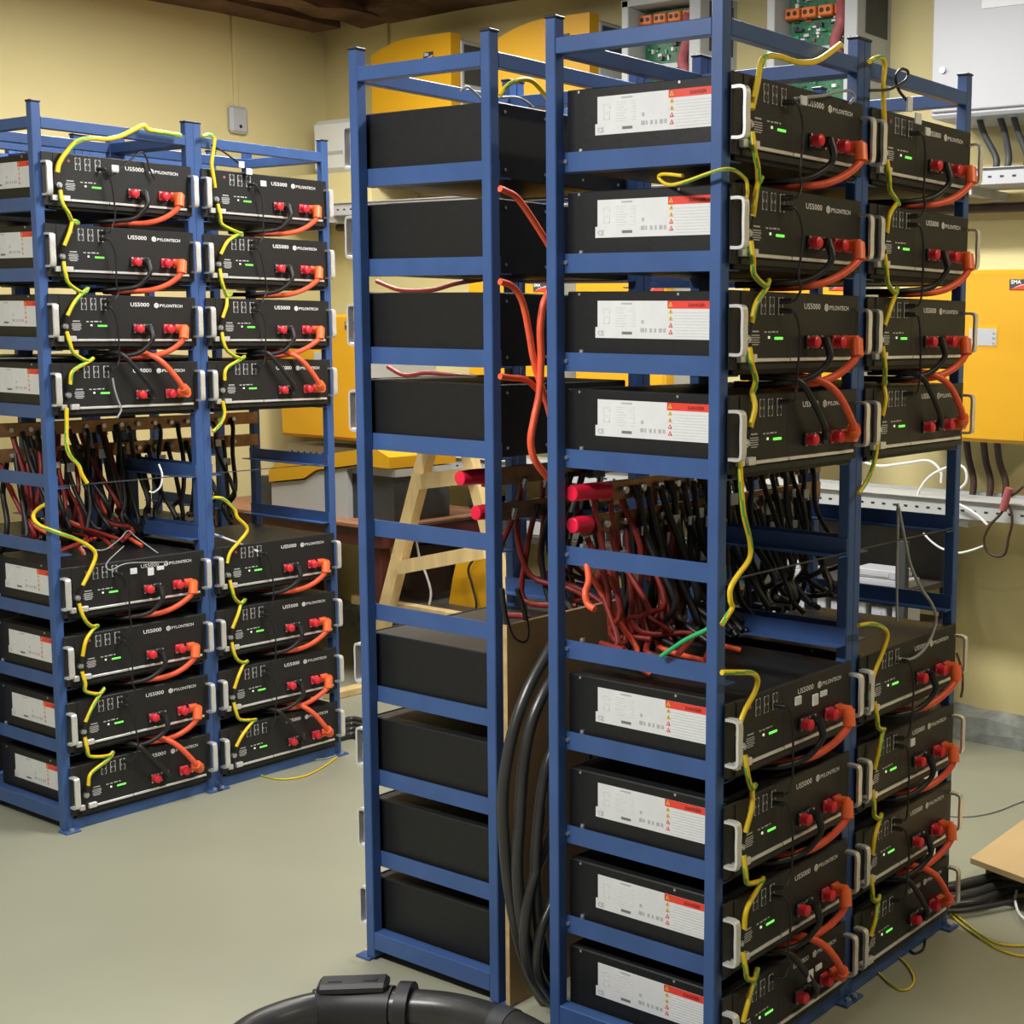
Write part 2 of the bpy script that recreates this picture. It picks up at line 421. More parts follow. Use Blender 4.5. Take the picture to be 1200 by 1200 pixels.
    # crossed-bin outline, small recycling marks
    for (a, b, cc, dd) in ((0.014, 0.030, 0.058, 0.061), (0.014, 0.016, 0.048, 0.058), (0.028, 0.034, 0.050, 0.058), (0.016, 0.018, 0.030, 0.046), (0.030, 0.032, 0.030, 0.046), (0.016, 0.032, 0.029, 0.031), (0.021, 0.027, 0.040, 0.044)): r(a, b, cc, dd, 5)
    for k in range(5):
        xk, zk = x0 + 0.188, zb + 0.0685 - k * 0.0135
        st.add([(xk - 0.0052, ys - 0.0014, zk - 0.0045), (xk + 0.0052, ys - 0.0014, zk - 0.0045), (xk, ys - 0.0014, zk + 0.0048)], [(0, 1, 2)], 4 if k < 3 else 1)
        st.add([(xk - 0.0018, ys - 0.0017, zk - 0.003), (xk + 0.0018, ys - 0.0017, zk - 0.003), (xk, ys - 0.0017, zk + 0.002)], [(0, 1, 2)], 3 if k < 3 else 0)
    st.text('DANGER', 0.0092, (x0 + 0.232, ys - 0.0012, zt - 0.0112), (1, 0, 0), (0, 0, 1), m=6, bold=0.02, width=0.040)
    st.text('CE', 0.014, (x0 + 0.001, ys - 0.0009, zb + 0.005), (1, 0, 0), (0, 0, 1), m=2)
    st.build('label_sticker', [M_STICK, M_REDS, M_INK, M_INKD, M_YELS, M_PALE, M_REDD], root)
    return root

ORD = ['topmost', 'second', 'third', 'fourth', 'fifth', 'sixth', 'seventh', 'bottom']
def pos_phrase(k, rack):
    if k == 0: return 'the topmost battery in ' + rack
    if k == 7: return 'the bottom battery in ' + rack
    return 'the %s battery down in %s' % (ORD[k], rack)
LEVEL = [1, 2, 3, 4, 7, 8, 9, 10]

rack0 = make_rack(); batt0 = make_battery()
used = {'r': False, 'b': False}
RACKS = [
    ('an', tfA, 0.0, 0.0, 'the nearest rack', 'tall navy steel rack nearest the camera, white stickers on the batteries in its side'),
    ('af', tfA, W, 0.0, 'the far right rack', 'navy steel rack at far right, standing directly behind the nearest rack'),
    ('bn', tfB, 0.0, PI, 'the middle rack', 'navy steel rack in the middle showing plain black battery sides without stickers'),
    ('bf', tfB, W, PI, None, 'navy steel rack hidden behind the middle rack, its post tops showing in the gap'),
    ('cn', tfC, 0.0, TC, 'the leftmost rack', 'navy steel rack at the left picture edge, front of the left pair'),
    ('dn', tfD, 0.0, PI + TC, 'the rack back to back with the leftmost rack', 'navy steel rack standing back to back with the leftmost rack'),
    ('df', tfD, W, PI + TC, 'the rack back to back with the left rear rack', 'navy steel rack standing back to back with the left rear rack'),
    ('cf', tfC, W, TC, 'the left rear rack', 'navy steel rack right of the leftmost rack, rear one of the left pair'),
]
RPOS = {}
for key, tf, oy, rz, ph, lab in RACKS:
    r = rack0 if not used['r'] else copy_tree(rack0); used['r'] = True
    r.location = tf(0, oy + W / 2, 0); r.rotation_euler = (0, 0, rz)
    tag(r, lab, 'rack', 'navy steel battery racks')
    if ph is None: continue
    for k, lv in enumerate(LEVEL):
        b = batt0 if not used['b'] else copy_tree(batt0); used['b'] = True
        b.location = tf(0, oy + W / 2, Z[lv] - 0.036); b.rotation_euler = (0, 0, rz)
        if key in ('bn', 'dn', 'df'):
            lb = ('black battery seen from its plain side, ' if key == 'bn' else 'plain black battery, ') + pos_phrase(k, ph).replace('the topmost battery', 'topmost').replace('the bottom battery', 'bottom').replace(' battery', '').replace('the ', '', 1)
        else:
            lb = 'black battery with lit green light, ' + pos_phrase(k, ph).replace('the topmost battery', 'topmost').replace('the bottom battery', 'bottom one').replace(' battery', '').replace('the ', '', 1)
        tag(b, lb, 'battery', 'batteries in ' + ph)

# ------------------------------------------------------------------ cables on the battery fronts
def J(a): return random.uniform(-a, a)
YG = [M_YEL, M_GRN]
FLAGS = {('an', 0), ('af', 0), ('an', 3), ('an', 4), ('cn', 0), ('cf', 0), ('cn', 4), ('cn', 7), ('cf', 7), ('an', 7), ('af', 7), ('af', 5), ('cn', 3)}
for key, tf, oy, rz, ph, lab in RACKS:
    if key not in ('an', 'af', 'cn', 'cf'): continue
    T = lambda x, y, z: tf(x, oy + y, z)
    for k, lv in enumerate(LEVEL):
        z = Z[lv]; wh = pos_phrase(k, ph)
        # ground wire to the next battery down
        if k not in (3, 7):
            z2 = Z[lv + 1]; lp = 0.112 + J(0.03)
            a = [T(0.024, 0.063, z + 0.018), T(0.030, 0.066 + J(.004), z - 0.018), T(0.026, 0.078 + J(.008), z - 0.045), T(0.014, lp, z - 0.066 + J(.006)), T(0.006, lp + 0.022, z - 0.060 + J(.01)),
                 T(0.014, lp, z - 0.070 + J(.004)), T(0.026, 0.084 + J(.01), z - 0.098), T(0.026, 0.066, z2 + 0.064)]
            cable('ground_wire', 'yellow-green ground wire looping from beneath ' + wh, a, 0.0050, YG, 'ground wires between batteries',
                  [('terminal_sleeve', T(0.026, 0.065, z2 + 0.066), T(0.021, 0.063, z2 + 0.042), 0.0048, M_BLK), ('terminal_sleeve', T(0.023, 0.063, z + 0.026), T(0.025, 0.063, z + 0.008), 0.0048, M_BLK)], stripe=True)
        # data cable
        if k not in (3, 7):
            z2 = Z[lv + 1]
            a = [T(0.016, 0.188, z + 0.091), T(0.036, 0.200, z + 0.088), T(0.038, 0.220 + J(.006), z + 0.04), T(0.036, 0.222 + J(.008), z - 0.04), T(0.036, 0.220 + J(.006), z2 + 0.135), T(0.036, 0.204, z2 + 0.111), T(0.016, 0.188, z2 + 0.108)]
            tg = [(T(0.040, 0.226 + J(0.01), z + 0.095), (0.011, 0.009))] if (key, k) in FLAGS else []
            cable('data_cable', 'thin black data cable hanging from ' + wh, a, 0.0026, [M_BLK], 'black data cables',
                  [('data_plug', T(0.012, 0.188, z + 0.090), T(0.034, 0.195, z + 0.089), 0.0055, M_BLK), ('data_plug', T(0.012, 0.188, z2 + 0.108), T(0.034, 0.196, z2 + 0.110), 0.0055, M_BLK)], tg, n=6)
        up = k in (3, 7)
        # black power cable
        if up:
            a = [T(0.040, 0.328, z + 0.030), T(0.046, 0.310, z + 0.055), T(0.044, 0.268, z + 0.105), T(0.030, 0.232, z + 0.150), T(-0.02, 0.212, z + 0.156), T(-0.09, 0.20, z + 0.155)]
        else:
            a = [T(0.040, 0.326, z + 0.026), T(0.047, 0.325, z + 0.002), T(0.040, 0.314, z - 0.022), T(0.020, 0.280 + J(.01), z - 0.048), T(-0.02, 0.225, z - 0.058), T(-0.10, 0.19, z - 0.060)]
        tg = [(T(0.05, 0.285, z + 0.088), (0.010, 0.012)), (T(0.05, 0.318, z + 0.095), (0.012, 0.006))] if (key, k) in {('cn', 4), ('an', 7), ('an', 4)} else []
        cable('negative_cable', 'black power cable plugged into ' + wh, a, 0.0070, [M_BLK], 'black power cables on the fronts',
              [('cable_plug', T(0.014, 0.326, z + 0.028), T(0.040, 0.326, z + 0.028), 0.0115, M_BLK), ('plug_elbow', T(0.036, 0.326, z + 0.034), T(0.046, 0.326 + (-0.010 if up else 0), z + (0.050 if up else 0.002)), 0.0085, M_BLK)], tg)
        # orange power cable
        if up:
            a = [T(0.044, 0.432, z + 0.030), T(0.052, 0.415, z + 0.052), T(0.050, 0.385, z + 0.092), T(0.040, 0.352, z + 0.130), T(0.010, 0.322, z + 0.152), T(-0.05, 0.29, z + 0.157), T(-0.10, 0.27, z + 0.157)]
            el = T(0.050, 0.420, z + 0.048)
        else:
            d_ = J(0.012)
            a = [T(0.042, 0.437, z + 0.024), T(0.049, 0.430, z + 0.004), T(0.045, 0.412 + d_ * .5, z - 0.016), T(0.030, 0.378 + d_, z - 0.040), T(0.008, 0.335 + d_, z - 0.056), T(-0.03, 0.29, z - 0.062), T(-0.10, 0.26, z - 0.063)]
            el = T(0.050, 0.428, z - 0.002)
        cable('positive_cable', 'orange power cable plugged into ' + wh, a, 0.0084, [M_ORA], 'orange power cables on the fronts',
              [('cable_plug', T(0.014, 0.437, z + 0.028), T(0.046, 0.437, z + 0.029), 0.0138, M_SOCKP), ('plug_elbow', T(0.042, 0.437, z + 0.034), el, 0.0142, M_SOCKP)])

def pxc(pts, x): return [onx(a, b, x) for a, b in pts]
def lab_cable(name, label, pts, r, mats, group=None, **kw): return cable(name, label, pts, r, mats, group, **kw)
xc_ = XC + 0.030
# long ground wires over the cable compartments and along the tops
GW = 'long ground wires'
lab_cable('ground_wire', 'yellow ground wire dropping from the fourth battery of the nearest rack past the compartment', pxc([(867, 540), (869, 575), (872, 605), (879, 635), (878, 655), (864, 675), (856, 690), (856, 704), (858, 712), (852, 722), (846, 732)], 0.022), 0.0048, YG, GW, stripe=True)
lab_cable('ground_wire', 'yellow ground wire bent over the fifth battery in the nearest rack', pxc([(846, 788), (865, 788), (882, 789), (888, 797), (884, 812), (874, 830), (867, 848), (865, 862)], 0.026), 0.0048, YG, GW, stripe=True)
lab_cable('ground_wire', 'bright green wire above the fifth battery seen through the side of the nearest rack', [onx(845, 728, 0.0), onx(828, 738, -0.03), onx(805, 749, -0.08), onx(788, 760, -0.12), onx(775, 769, -0.15)], 0.0048, [M_GREEN], GW)
lab_cable('ground_wire', 'yellow ground wire dropping from the fourth battery of the far right rack', pxc([(1029, 512), (1026, 535), (1020, 555), (1012, 570), (1006, 578)], 0.022), 0.0045, YG, GW, stripe=True)
lab_cable('ground_wire', 'yellow ground wire bent over the fifth battery in the far right rack', pxc([(1006, 733), (1022, 731), (1036, 736), (1040, 746), (1034, 765), (1026, 785), (1020, 805), (1018, 820)], 0.026), 0.0045, YG, GW, stripe=True)
lab_cable('ground_wire', 'yellow ground wire hanging from the fourth battery of the leftmost rack', pxc([(78, 478), (78, 500), (78, 520), (82, 534), (92, 545), (96, 556), (102, 566)], xc_), 0.0052, YG, GW, stripe=True)
lab_cable('ground_wire', 'yellow ground wire winding around the left post above the fifth battery, leftmost rack', [onx(55, 590, xc_ - .06), onx(44, 597, xc_ - .08), onx(39, 606, xc_ - .07), onx(47, 616, xc_ - .04), onx(70, 625, xc_ + .01), onx(92, 633, xc_), onx(108, 643, xc_), onx(112, 652, xc_), onx(106, 668, xc_), onx(97, 686, xc_)], 0.0052, YG, GW, stripe=True)
lab_cable('ground_wire', 'yellow ground wire hanging from the fourth battery of the left rear rack', pxc([(261, 470), (263, 485), (258, 497), (250, 506)], xc_), 0.005, YG, GW, stripe=True)
lab_cable('ground_wire', 'yellow ground wire zigzagging down to the fifth battery, left rear rack', pxc([(250, 583), (262, 585), (275, 597), (278, 606), (290, 620), (280, 635), (270, 647), (266, 660)], xc_), 0.0050, YG, GW, stripe=True)
lab_cable('ground_wire', 'thick yellow ground wire arching over the top battery of the leftmost rack', pxc([(67, 202), (70, 190), (80, 176), (92, 165), (108, 162), (124, 163), (140, 160), (155, 153), (168, 147), (174, 152), (190, 155), (212, 159)], xc_), 0.0062, YG, GW, stripe=True)
lab_cable('ground_wire', 'green and yellow wire hung over the top of the left rear rack', pxc([(237, 160), (245, 158), (251, 162), (250, 176), (248, 192), (250, 206), (252, 220)], xc_), 0.0052, [M_YEL, M_GREEN], GW, stripe=True)
lab_cable('ground_wire', 'yellow ground wire tied to the top beam above the nearest rack', pxc([(881, 128), (885, 110), (889, 90), (892, 74), (898, 66), (912, 66), (935, 73), (955, 72), (972, 62), (985, 52)], 0.022), 0.0055, YG, GW, stripe=True)
lab_cable('ground_wire', 'green wire hooked over the top beam of the far right rack', pxc([(1019, 72), (1026, 68), (1034, 68), (1037, 78), (1035, 100), (1036, 130), (1037, 160), (1036, 190)], 0.026), 0.0048, [M_YEL, M_GREEN], GW, stripe=True)
lab_cable('ground_wire', 'yellow wire arched between the middle rack and the nearest rack at the top', pxc([(586, 112), (592, 103), (602, 96), (616, 93), (626, 97), (636, 108), (642, 116)], -0.56), 0.0045, YG, GW, stripe=True)
lab_cable('ground_wire', 'pale yellow wire looping above the second battery beside the nearest post', [onx(800, 206, -0.10), onx(778, 204, -0.16), onx(772, 208, -0.18), onx(782, 216, -0.15), onx(800, 214, -0.08), onx(850, 198, 0.02), onx(872, 208, 0.022), onx(876, 222, 0.024), onx(874, 240, 0.024)], 0.0032, YG, GW, stripe=True)
# data wires on top
lab_cable('data_cable', 'grey cable curling past the top battery of the nearest rack', pxc([(930, 116), (945, 114), (965, 112), (985, 107), (997, 107), (1001, 114), (996, 121)], 0.03), 0.0032, [M_GRYC], 'top data cables')
lab_cable('data_cable', 'black cable coiled on the top beam of the far right rack', pxc([(1019, 106), (1040, 105), (1052, 100), (1062, 93), (1064, 84), (1056, 81), (1050, 90), (1053, 105), (1062, 117), (1068, 124)], 0.03), 0.0034, [M_BLK], 'top data cables', tags=[(onx(1066, 122, 0.035), (0.012, 0.016)), (onx(1076, 139, 0.04), (0.014, 0.012))])
lab_cable('data_cable', 'black cable curling over the top front of the leftmost rack', pxc([(130, 206), (150, 190), (165, 178), (172, 186), (176, 200), (182, 210)], xc_), 0.003, [M_BLK], 'top data cables', tags=[(onx(135, 198, xc_ + .01), (0.010, 0.010))])
lab_cable('data_cable', 'black cable with white tags over the top of the left rear rack', pxc([(248, 170), (262, 178), (278, 190), (290, 200), (292, 212)], xc_), 0.003, [M_BLK], 'top data cables', tags=[(onx(283, 193, xc_ + .01), (0.010, 0.010)), (onx(292, 201, xc_ + .01), (0.011, 0.010))])
lab_cable('data_cable', 'grey wire lying on the middle rack top behind the posts', pxc([(540, 106), (548, 102), (558, 110), (566, 116), (590, 114), (604, 114), (615, 118), (625, 126)], -0.70), 0.003, [M_GRYC], 'top data cables')
lab_cable('data_cable', 'white-tipped black wire hanging before the fourth battery, leftmost rack', pxc([(132, 443), (134, 455), (138, 468), (142, 480), (137, 490)], xc_), 0.0028, [M_GRYC], 'hanging data cables')
lab_cable('data_cable', 'white curl of cable in the leftmost rack compartment', [onx(186, 544, XC - .06), onx(190, 556, XC - .05), onx(188, 570, XC - .05), onx(180, 577, XC - .06), onx(175, 576, XC - .07)], 0.003, [M_WHC], 'hanging data cables')
lab_cable('data_cable', 'thin black tangle of wire on top of the fifth battery, leftmost rack', [onx(100, 650, XC - .02), onx(96, 640, XC - .08), onx(120, 645, XC - .05), onx(140, 632, XC - .10), onx(150, 622, XC - .16), onx(160, 630, XC - .12), onx(185, 648, XC - .05), onx(200, 658, XC + .01), onx(150, 660, XC + .03), onx(130, 668, XC + .03), onx(125, 660, XC + .01), onx(145, 640, XC - .05)], 0.002, [M_GRYC], 'hanging data cables')
lab_cable('data_cable', 'white cable lying across the fifth battery, left rear rack', [onx(250, 626, XC - .02), onx(270, 633, XC), onx(290, 641, XC + .01), onx(302, 646, XC + .02)], 0.004, [M_WHC], 'hanging data cables')
lab_cable('data_cable', 'straight grey cable hanging down the front of the far right rack', pxc([(1052, 590), (1052, 620), (1051, 660), (1051, 700), (1051, 728)], -0.02), 0.0035, [M_GRYC], 'hanging data cables')
lab_cable('data_cable', 'curved grey cable swinging down to the fifth battery, far right rack', pxc([(1053, 594), (1057, 615), (1062, 640), (1068, 665), (1080, 690), (1092, 708), (1097, 725), (1092, 745), (1082, 762), (1068, 772), (1052, 772)], 0.02), 0.0038, [M_GRYC], 'hanging data cables')

# ------------------------------------------------------------------ busbars and hanging cables in the compartments
NUM = ['first', 'second', 'third', 'fourth', 'fifth', 'sixth', 'seventh', 'eighth', 'ninth', 'tenth', 'eleventh', 'twelfth', 'thirteenth', 'fourteenth', 'fifteenth', 'sixteenth', 'seventeenth', 'eighteenth', 'nineteenth', 'twentieth', 'twenty-first', 'twenty-second', 'twenty-third', 'twenty-fourth']
def bars(tf, pair, xl, specs):
    for nm, zc, ysl, ybar in specs:
        base = tf(xl, ysl, zc); root = empty('busbar', base)
        P = lambda x, y, z: tf(x, y, z) - base
        def bx(mb, x0, x1, y0, y1, z0, z1, m=0, bev=0.0):
            a, b = P(x0, y0, z0), P(x1, y1, z1); mb.box(a.x, b.x, a.y, b.y, a.z, b.z, m, bev)
        mb = MB(); bx(mb, xl - 0.006, xl + 0.006, ybar - 0.02, 1.02, zc - 0.026, zc + 0.016, 0, 0.001); bar = mb.build('copper_bar', M_COP, root)
        mb = MB(); mb.tube(spline([P(xl, ysl - .004, zc), P(xl, ysl, zc), P(xl, (ysl + ybar) / 2, zc), P(xl, ybar, zc - .003)], 4), [0.006, 0.012, 0.015, 0.0165, 0.017, 0.017, 0.0175, 0.018, 0.018, 0.0185, 0.019, 0.019, 0.019][:13], 14); mb.build('shrink_sleeve', M_SLEEVE, root, True)
        for k in range(14):
            y = ybar + 0.045 + k * 0.062
            if y > 1.0: break
            mb = MB(); mb.cyl(P(xl + 0.006, y, zc - 0.005), P(xl + 0.020, y, zc - 0.005), 0.008, 6); mb.build('bar_bolt', M_STEEL, bar)
        mb = MB()
        bx(mb, xl - 0.034, xl - 0.006, 0.495, 0.545, zc - 0.03, zc + 0.02); mb.build('insulator', M_CAP, root)
        tag(root, nm, 'busbar', 'copper busbars')

bars(tfA, 'a', -0.405, [('upper copper busbar with red sleeved end at the back of the nearest rack', 1.190, 0.040, 0.150), ('lower copper busbar with short red sleeved end at the back of the nearest rack', 1.122, 0.040, 0.088)])
bars(tfB, 'b', -0.265, [('upper busbar with red sleeved end seen through the middle rack', 1.190, 0.076, 0.165), ('lower busbar with red sleeved end seen through the middle rack', 1.105, 0.124, 0.185)])
bars(tfC, 'c', -0.405, [('upper copper busbar behind the left pair of racks', 1.196, 0.040, 0.060), ('lower copper busbar behind the left pair of racks', 1.116, 0.040, 0.060)])

def hang(tf, who, xl, n, y0, y1, ztop, zend, col, colname, fwd, r, seed, flag=0.35):
    random.seed(seed)
    for k in range(n):
        y = y0 + (y1 - y0) * (k + 0.5) / n + J(0.006)
        zt = ztop + (0.0 if k % 2 else -0.068)
        xe = xl + fwd + J(0.05)
        ze = zend + random.uniform(0, 0.05)
        side = J(0.10)
        pts = [tf(xl + 0.016, y, zt), tf(xl + 0.024, y + J(.004), zt - 0.03), tf(xl + 0.045 + J(.02), y + side * 0.2, zt - 0.12), tf(xl + 0.06 + J(.04) + fwd * 0.3, y + side * 0.5, zt - 0.24), tf(xl + fwd * 0.7, y + side * 0.8, (ze + zt - 0.24) / 2), tf(xe, y + side, ze)]
        ends = [('cable_lug', tf(xl + 0.010, y, zt + 0.006), tf(xl + 0.020, y, zt - 0.022), 0.0078, M_STEEL if random.random() < 0.5 else M_BLK)]
        tg = []
        if random.random() < flag: tg = [(tf(xl + 0.036, y + J(.01), zt - 0.05 - random.random() * 0.07), (0.010 + random.random() * .006, 0.010 + random.random() * .006))]
        cable('busbar_cable', '%s cable hanging from the busbar in %s, %s from the left' % (colname, who, NUM[k]), pts, r, [col], '%s busbar cables in %s' % (colname, who), ends, tg, per=4)

hang(tfA, 'the near right compartment', -0.405, 20, 0.20, 0.62, 1.185, 0.83, M_BLK, 'black', 0.12, 0.0078, 3, 0.5)
hang(tfA, 'the far right compartment', -0.405, 14, 0.64, 0.97, 1.185, 0.83, M_BLK, 'black', 0.08, 0.0070, 4, 0.6)
hang(tfA, 'the near right compartment', -0.425, 12, 0.07, 0.36, 1.18, 0.83, M_REDC, 'red', 0.10, 0.0066, 5, 0.15)
hang(tfA, 'the near right back gap', -0.452, 15, 0.20, 0.60, 1.180, 0.45, M_BLK, 'black', -0.05, 0.0078, 13, 0.3)
hang(tfA, 'the far right back gap', -0.452, 12, 0.62, 0.98, 1.180, 0.45, M_BLK, 'black', -0.05, 0.0078, 14, 0.4)
hang(tfC, 'the leftmost back gap', -0.452, 14, 0.08, 0.56, 1.180, 0.45, M_BLK, 'black', -0.05, 0.0085, 15, 0.2)
hang(tfC, 'the leftmost compartment', -0.405, 16, 0.10, 0.52, 1.185, 0.83, M_BLK, 'black', 0.15, 0.0075, 6)
hang(tfC, 'the left rear compartment', -0.405, 10, 0.56, 0.92, 1.185, 0.83, M_BLK, 'black', 0.08, 0.0075, 8, 0.3)
hang(tfC, 'the leftmost compartment', -0.425, 10, 0.06, 0.45, 1.18, 0.83, M_REDC, 'red', 0.10, 0.0070, 9, 0.2)
hang(tfB, 'the middle compartment', -0.285, 7, 0.22, 0.50, 1.17, 0.83, M_REDC, 'red', -0.08, 0.0070, 10, 0.2)
hang(tfB, 'the middle compartment', -0.300, 7, 0.34, 0.60, 1.17, 0.83, M_BLK, 'black', -0.06, 0.0075, 11, 0.2)
random.seed(21)
# red cables lying on the lower batteries of each compartment
def lying(tf, who, n, y0, y1, zt, x0, x1, seed, grp):
    random.seed(seed)
    for k in range(n):
        y = y0 + (y1 - y0) * (k + 0.5) / n
        zb = zt + 0.008 + 0.016 * (k % 3)
        a = [tf(x0, y + J(.05), zb + 0.22 + J(.03)), tf(x0 + 0.04, y + J(.05), zb + 0.10), tf(x0 + (x1 - x0) * 0.4, y + J(.05), zb + 0.035), tf(x0 + (x1 - x0) * 0.7, y + J(.07), zb + 0.02), tf(x1 + J(.03), y + J(.08), zb)]
        cable('busbar_cable', 'red cable sagging onto the fifth battery of %s, %s from the left' % (who, NUM[k]), a, 0.0068, [M_REDC if k % 3 else M_ORA], grp, per=4)
lying(tfA, 'the nearest rack', 7, 0.12, 0.40, Z[7] + 0.127, -0.40, -0.22, 31, 'red cables on the nearest fifth battery')
lying(tfC, 'the leftmost rack', 7, 0.12, 0.42, Z[7] + 0.127, -0.40, -0.14, 32, 'red cables on the leftmost fifth battery')
# the orange-red cables in the gap between the two rear faces
G = 'red cables in the gap'
lab_cable('gap_cable', 'red cable curving out of the gap below the top battery of the middle rack', pxc([(586, 221), (595, 225), (604, 230), (614, 242), (626, 260), (638, 279), (648, 296)], -0.535), 0.0072, [M_ORA], G)
lab_cable('gap_cable', 'red cable hanging in the gap from the second battery of the middle rack', pxc([(586, 330), (598, 334), (607, 343), (614, 360), (620, 390), (625, 420), (632, 446), (640, 470), (646, 492)], -0.535), 0.0072, [M_ORA], G)
lab_cable('gap_cable', 'red cable snaking down the gap beside the rear post of the nearest rack', pxc([(644, 342), (637, 356), (633, 385), (634, 420), (632, 460), (626, 490), (622, 515), (625, 535), (634, 550), (644, 562)], -0.52), 0.0078, [M_ORA], G)
lab_cable('gap_cable', 'red cable crossing the gap below the third battery of the middle rack', pxc([(586, 441), (600, 443), (612, 444), (622, 449), (634, 462), (644, 476)], -0.545), 0.0068, [M_ORA], G)
lab_cable('gap_cable', 'thin red cable behind the slit under the second battery, middle rack', [ony(442, 330, 0.40), ony(470, 340, 0.36), ony(505, 340, 0.36), ony(535, 332, 0.38), ony(566, 327, 0.38)], 0.006, [M_REDC], G)
lab_cable('gap_cable', 'thin red cable behind the slit under the third battery, middle rack', [ony(455, 430, 0.40), ony(475, 440, 0.36), ony(500, 437, 0.36), ony(535, 440, 0.38), ony(570, 443, 0.38)], 0.006, [M_REDC], G)
lab_cable('gap_cable', 'red cable loop under the bottom rail gap of the middle rack, upper one', [ony(522, 942, 0.20), ony(535, 950, 0.16), ony(552, 955, 0.16), ony(570, 957, 0.2)], 0.005, [M_REDC], G)
lab_cable('gap_cable', 'red cable loop resting on the bottom battery of the middle rack', [ony(498, 1030, 0.20), ony(507, 1038, 0.15), ony(522, 1043, 0.14), ony(538, 1041, 0.18)], 0.005, [M_ORA], G)
lab_cable('gap_cable', 'short orange cable bend below the busbars inside the nearest rack', [onx(688, 662, -0.36), onx(690, 680, -0.34), onx(686, 695, -0.33), onx(689, 708, -0.32), onx(697, 714, -0.30)], 0.0072, [M_ORA], G)
# the thick black cables in the lower gap
G = 'thick black cables in the gap'
lab_cable('thick_cable', 'thick black cable bulging outermost in the lower gap between racks', pxc([(650, 752), (638, 772), (618, 810), (602, 855), (592, 905), (589, 950), (592, 1000), (598, 1050), (608, 1100), (620, 1140), (632, 1165), (650, 1186)], -0.545), 0.0135, [M_HOSE], G, n=10)
lab_cable('thick_cable', 'thick black cable second in from the bulge in the lower gap', [onx(a, b, -0.52) for a, b in [(652, 790), (636, 815), (622, 850), (613, 900), (609, 960), (606, 1010), (609, 1060), (618, 1110), (630, 1150), (646, 1172)]], 0.0135, [M_HOSE], G, n=10)
lab_cable('thick_cable', 'thick black cable emerging from behind the rear post low in the gap', [onx(a, b, -0.50) for a, b in [(655, 950), (642, 985), (630, 1015), (620, 1050), (615, 1085), (615, 1110), (622, 1140), (636, 1165), (650, 1178)]], 0.0125, [M_HOSE], G, n=10)
lab_cable('thick_cable', 'thick black cable lowest behind the rear post in the gap', [onx(a, b, -0.485) for a, b in [(656, 1040), (644, 1065), (634, 1090), (629, 1120), (632, 1145), (646, 1168)]], 0.0120, [M_HOSE], G, n=10)
lab_cable('thick_cable', 'thick black cable hidden deepest in the lower gap', [onx(a, b, -0.50) for a, b in [(656, 860), (640, 900), (632, 950), (628, 1010), (630, 1070), (638, 1120), (650, 1150)]], 0.0130, [M_HOSE], G, n=10)
lab_cable('black_cable', 'black loop of cable with white end hanging in the gap compartment', pxc([(588, 690), (592, 720), (600, 745), (612, 752), (618, 742), (614, 715), (606, 690)], -0.60), 0.006, [M_BLK], 'gap compartment cables')
# plywood in the gap
ply = MB(); ply.box(-0.607, -0.595, 0.037, 0.50, 0.0, 0.885, 0, 0.0006); ply.add([(-0.607, 0.0365, 0), (-0.595, 0.0365, 0), (-0.595, 0.0365, 0.885), (-0.607, 0.0365, 0.885)], [(0, 1, 2, 3)], 1)
tag(ply.build('plywood_board', [M_PLY, M_PLYE]), 'brown plywood board standing upright in the gap behind the thick cables', 'board')

# ------------------------------------------------------------------ room
XL, YW, ZC = -4.37, 2.70, 3.04
def struct(name, mb, mats):
    return tag(mb.build(name, mats), None, None, None, 'structure')
struct('floor', MB().box(XL - 0.15, 3.6, -4.6, YW + 0.15, -0.10, 0.0), M_FLOOR)
struct('wall_left', MB().box(XL - 0.15, XL, -4.6, YW + 0.15, 0, 3.2), M_WALL)
struct('wall_back', MB().box(XL, 3.6, YW, YW + 0.15, 0, 3.2), M_WALL)
cl = MB()
for k in range(40):
    x = XL + k * 0.2
    cl.box(x + 0.002, x + 0.198, -4.6, YW, ZC + 0.07 + 0.004 * (k % 3), ZC + 0.13)
struct('ceiling', cl, M_PLANK)
# rough plinth along the foot of the back wall
random.seed(5)
pl = MB(); n = 60; vs = []; fs = []
for i in range(n + 1):
    x = XL + (3.6 - XL) * i / n
    for (dy, z) in ((-0.07, 0.0), (-0.072, 0.045), (-0.055, 0.085), (-0.02, 0.105), (0.0, 0.115)):
        vs.append((x, YW + dy + J(.006) * (1 if z > 0 else 0), z + (J(.012) if 0 < z else 0)))
    if i:
        for j in range(4): fs.append([(i - 1) * 5 + j, (i - 1) * 5 + j + 1, i * 5 + j + 1, i * 5 + j])
pl.add(vs, fs); o = struct('baseboard_back', pl, M_PLINTH)
# timber beams of the ceiling
def beam(x0, x1, y0, y1, z0, z1, seed, axis):
    random.seed(seed); mb = MB(); n = 14; vs = []; fs = []
    for i in range(n + 1):
        t = i / n
        for (a, b) in ((0, 0), (1, 0), (1, 1), (0, 1)):
            jz = J(.016) if b == 0 else 0
            if axis == 'y': vs.append((x0 + (x1 - x0) * a + J(.01), y0 + (y1 - y0) * t, z0 + (z1 - z0) * b + jz))
            else: vs.append((x0 + (x1 - x0) * t, y0 + (y1 - y0) * a + J(.01), z0 + (z1 - z0) * b + jz))
        if i:
            for j in range(4): fs.append([(i - 1) * 4 + j, (i - 1) * 4 + (j + 1) % 4, i * 4 + (j + 1) % 4, i * 4 + j])
    fs.append([0, 1, 2, 3]); fs.append([n * 4 + j for j in range(4)])
    mb.add(vs, fs); return mb
struct('trim_1', beam(XL + 0.01, XL + 0.22, -4.5, 2.62, 2.945, ZC + 0.07, 1, 'y'), M_BEAM)
